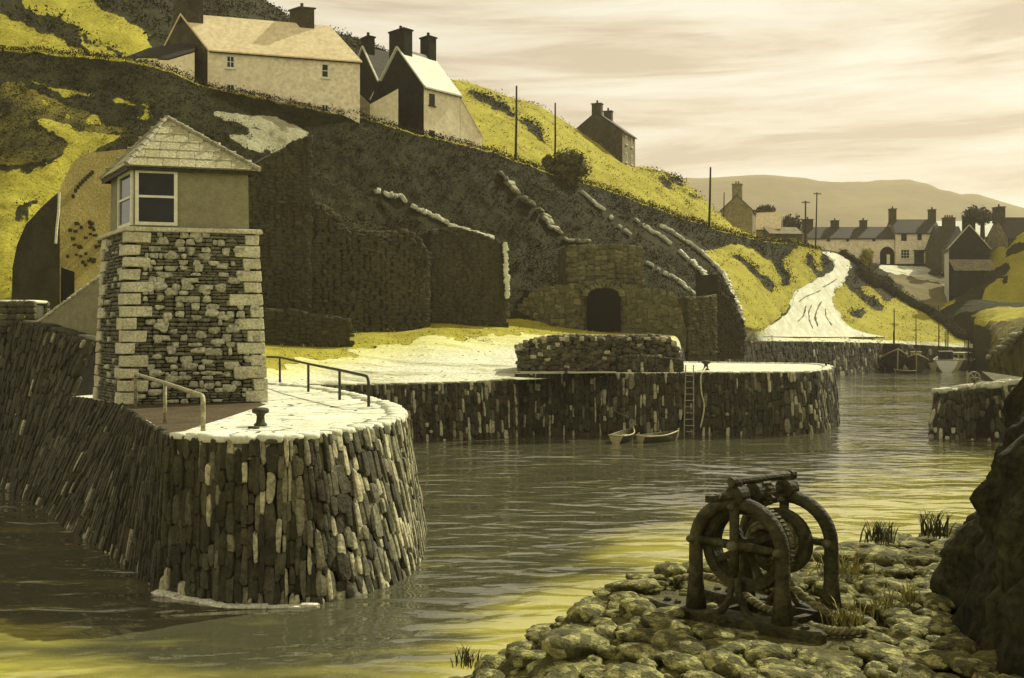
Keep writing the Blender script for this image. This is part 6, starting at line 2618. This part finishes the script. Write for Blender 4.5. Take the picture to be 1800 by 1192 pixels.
m.lathe(W(0, -.06, ZC), av, [(0, .045), (AL + .1, .045)], 12)
dr_ = m.build('drum', 'iron', wn, smooth=False)
m = MB()
for k, (r0_, a0_) in enumerate([(.145, .335 + .045 * i) for i in range(5)] + [(.185, .36 + .05 * i) for i in range(4)]):
    n_ = 44
    for strand in (0, 1, 2):
        pts = []
        for i in range(n_ + 1):
            t = 2 * math.pi * i / n_
            ph = t * 11 + strand * 2.094
            rr_ = r0_ + .012 * math.cos(ph)
            pts.append(W(math.cos(t) * rr_, a0_ + .012 * math.sin(ph) + .05 * t / 6.28, ZC + math.sin(t) * rr_))
        m.tube(pts, .016, 5, tint=R(0, .6), cap=False)
m.build('rope_coil', 'rope', dr_, smooth=True)
m = MB()
ring(m, .52, .56, .08, .285, ZC)
ring(m, .50, .58, .245, .30, ZC)
m.lathe(W(0, .49, ZC), av, [(0, .10), (.11, .10)], 20)
m.build('drum_flange', 'iron', wn)
# top shaft, pinion, bearings and tie bar
for a_ in (0, AL):
    m = MB()
    m.lathe(W(0, a_ - .075, 1.13), av, [(0, .075), (.02, .095), (.13, .095), (.15, .075)], 16)
    m.hexa([W(-.11, a_ - .05, 1.03), W(.11, a_ - .05, 1.03), W(.11, a_ + .05, 1.03), W(-.11, a_ + .05, 1.03), W(-.075, a_ - .05, 1.13), W(.075, a_ - .05, 1.13), W(.075, a_ + .05, 1.13), W(-.075, a_ + .05, 1.13)])
    m.tube([W(0, a_, 1.18), W(0, a_, 1.25)], [.05, .042], 10)
    m.build('bearing', 'iron', wn)
m = MB()
m.tube([W(0, -.28, 1.13), W(0, AL + .12, 1.13)], .038, 10)
m.box(W(0, -.32, 1.13), .06, .10, .06, wv, av, UZ)
sh_ = m.build('pinion_shaft', 'iron', wn, smooth=False)
m = MB()
m.lathe(W(0, .18, 1.13), av, [(0, .07), (.01, .095), (.15, .095), (.16, .07)], 18)
m.lathe(W(0, .34, 1.13), av, [(0, .06), (.10, .06)], 14)
for i in range(13):
    t = 2 * math.pi * i / 13
    d = wv * math.cos(t) + UZ * math.sin(t)
    m.box(W(0, .30, 1.13) + d * .09, .05, .024, .10, d, d.cross(av), av, tint=R(.2, .9))
m.build('pinion', 'iron', sh_)
m = MB()
m.tube([W(0, -.06, 1.25), W(0, AL + .06, 1.25)], .034, 10)
for a_ in (-.06, AL + .06):
    m.lathe(W(0, a_ - .03, 1.25), av, [(0, .045), (.06, .045)], 10)
m.build('top_bar', 'iron', wn, smooth=False)


# heavy rope lying round the winch
def twisted(name, pts, r, label):
    path = smooth_path(pts, 14)
    path = resample(path, .02)
    m = MB()
    for st_ in range(3):
        vs = []
        for i, p in enumerate(path):
            d = (path[min(i + 1, len(path) - 1)] - path[max(i - 1, 0)]).normalized()
            s_ = d.cross(UZ)
            if s_.length < 1e-3:
                s_ = V3((1, 0, 0))
            s_.normalize()
            n = s_.cross(d)
            ph = i * .02 / (r * 5.2) * 6.283 + st_ * 2.094
            vs.append(p + (s_ * math.cos(ph) + n * math.sin(ph)) * r * .52)
        m.tube(vs, r * .58, 6, tint=.25 + .25 * st_)
    return tag(m.build(name, 'rope', origin=path[0], smooth=True), label, 'rope')


def on_shelf(px, py, dz=.03):
    d = (P(px, py, 100) - CAM).normalized()
    h_ = STREE.ray_cast(CAM, d)[0]
    return (h_ if h_ is not None else P(px, py, 9)) + UZ * dz


twisted('heavy_rope', [W(.05, .42, .42), W(.22, .46, .26), W(.45, .52, .10), W(.62, .60, .07), W(.80, .60, .05), W(.86, .40, .04), W(.76, .22, .04), W(.60, .16, .05), W(.52, .20, .05)], .036,
        'thick twisted rope running off the winch drum and curling on the earth to its right')
twisted('heavy_rope', [W(.30, .25, .05), W(.12, .38, .05), W(-.10, .44, .06), W(-.36, .58, .10), W(-.62, .80, .07), W(-.86, .98, .08), W(-1.12, .98, .10), W(-1.30, .82, .06)], .036,
        'thick twisted rope lying through the winch and over the boulders to its left')

# loose stones and litter of old spoil on the quay ground and the track
rnd = random.Random(33)
m = MB()
yr = [r for r in range(NR) if rowK[r] == 'yard']
done = 0
while done < 260:
    r, c = rnd.choice(yr), rnd.randrange(130, NC - 70)
    if not cover[r, c, 1]:
        continue
    s = rnd.uniform(.04, .13) * VY[r, c] / 90
    p = V3((VX[r, c] + rnd.uniform(-.4, .4), VY[r, c] + rnd.uniform(-.6, .6), VZ[r, c]))
    zz_ = drop(p.x, p.y)
    if zz_ is None:
        continue
    p.z = zz_
    vs, fs = ICO[1]
    m.add([p + V3((v[0] * s * 1.6, v[1] * s * 1.2, v[2] * s * .35)) for v in vs], fs, rnd.random())
    done += 1
tag(m.build('loose_stones', 'quay_stone', smooth=True), kind='stuff')

# ------------------------------------------------------------------ scrub and rough grass on the hillside
rnd = random.Random(9)
scr, grs = MB(), MB()


def leafs(m, p, n, s, sp_, ti):
    for _ in range(n):
        d = V3((rnd.gauss(0, 1), rnd.gauss(0, 1), abs(rnd.gauss(0, .8)))) * sp_
        c = p + d
        a = V3((rnd.gauss(0, 1), rnd.gauss(0, 1), rnd.gauss(0, 1))).normalized()
        b = a.cross(V3((rnd.gauss(0, 1), rnd.gauss(0, 1), rnd.gauss(0, 1)))).normalized()
        k = s * rnd.uniform(.6, 1.4)
        m.add([c - a * k, c + b * k * .5, c + a * k, c - b * k * .5], [(0, 1, 2, 3)], ti * rnd.random())


wallmask = np.zeros((NR, NC), bool)
for pts in WALLPX:
    for (x1, y1), (x2, y2) in zip(pts[:-1], pts[1:]):
        dx, dy = x2 - x1, y2 - y1
        t_ = np.clip(((PXX - x1) * dx + (PYY - y1) * dy) / (dx * dx + dy * dy), 0, 1)
        wallmask |= (PXX - x1 - t_ * dx) ** 2 + (PYY - y1 - t_ * dy) ** 2 < 8 ** 2
lowhigh = [r for r in range(NR) if rowK[r] in ('low', 'high', 'ter')]
uprows = [r for r in range(NR) if rowK[r] in ('ter', 'up', 'up2')]
count = 0
while count < 9500:
    r = rnd.choice(lowhigh)
    c = rnd.randrange(5, NC - 90)
    if cover[r, c, 0] or cover[r, c, 1] or cover[r, c, 3] == .5 or cover[r, c, 2] or wallmask[r, c]:
        continue
    if cover[max(0, r - 3), c, 1] or cover[max(0, r - 6), c, 1]:
        continue
    if COLS[c] > 1440 and rowK[r] == 'ter':
        continue
    if COLS[c] > 1560 and rowK[r] == 'high':
        continue
    p = V3((VX[r, c], VY[r, c], VZ[r, c]))
    k = p.y / 100
    leafs(scr, p, 8, .11 * k, .30 * k, .15)
    count += 1
# shaggy edge of the escarpment
rT = rowK.index('ter')
for c in range(4, int((1440 + 120) / STEP)):
    for _ in range(3):
        p = V3((VX[rT, c], VY[rT, c], VZ[rT, c])) + V3((rnd.uniform(-.5, .5), rnd.uniform(-.5, .5), .1))
        leafs(scr, p, 8, .10 * p.y / 100, .24 * p.y / 100, .4)
count = 0
while count < 3200:
    r = rnd.choice(uprows)
    c = rnd.randrange(5, NC - 130)
    if cover[r, c, 0] or cover[r, c, 1]:
        continue
    p = V3((VX[r, c], VY[r, c], VZ[r, c]))
    leafs(scr, p, 8, .20, .5, .5)
    count += 1
tag(scr.build('gorse_scrub', 'scrub_leaf'), kind='stuff')
count = 0
while count < 5200:
    r = rnd.randrange(0, NR - 1)
    c = rnd.randrange(5, NC - 60)
    if not cover[r, c, 0]:
        continue
    p = V3((VX[r, c], VY[r, c], VZ[r, c]))
    near_edge = any(not cover[max(0, min(NR - 1, r + a)), c + b, 0] for a, b in ((2, 0), (-2, 0), (0, 2), (0, -2)))
    if not near_edge and rnd.random() < .7:
        continue
    leafs(grs, p, 5, .09 * p.y / 100, .22 * p.y / 100, .7)
    count += 1
tag(grs.build('rough_grass', 'grass_leaf'), kind='stuff')

# ------------------------------------------------------------------ the air of the valley
hm = bpy.data.materials.new('haze')
hm.use_nodes = True
nt = hm.node_tree
nt.nodes.remove(nt.nodes['Principled BSDF'])
pv = nt.nodes.new('ShaderNodeVolumePrincipled')
pv.inputs['Color'].default_value = (.92, .83, .62, 1)
pv.inputs['Density'].default_value = .00026
pv.inputs['Anisotropy'].default_value = .2
nt.links.new(pv.outputs[0], nt.nodes['Material Output'].inputs['Volume'])
hz = MB()
hz.hexa([(-900, -60, -2), (1700, -60, -2), (1700, 1700, -2), (-900, 1700, -2), (-900, -60, 260), (1700, -60, 260), (1700, 1700, 260), (-900, 1700, 260)])
tag(hz.build('haze', hm), kind='stuff')
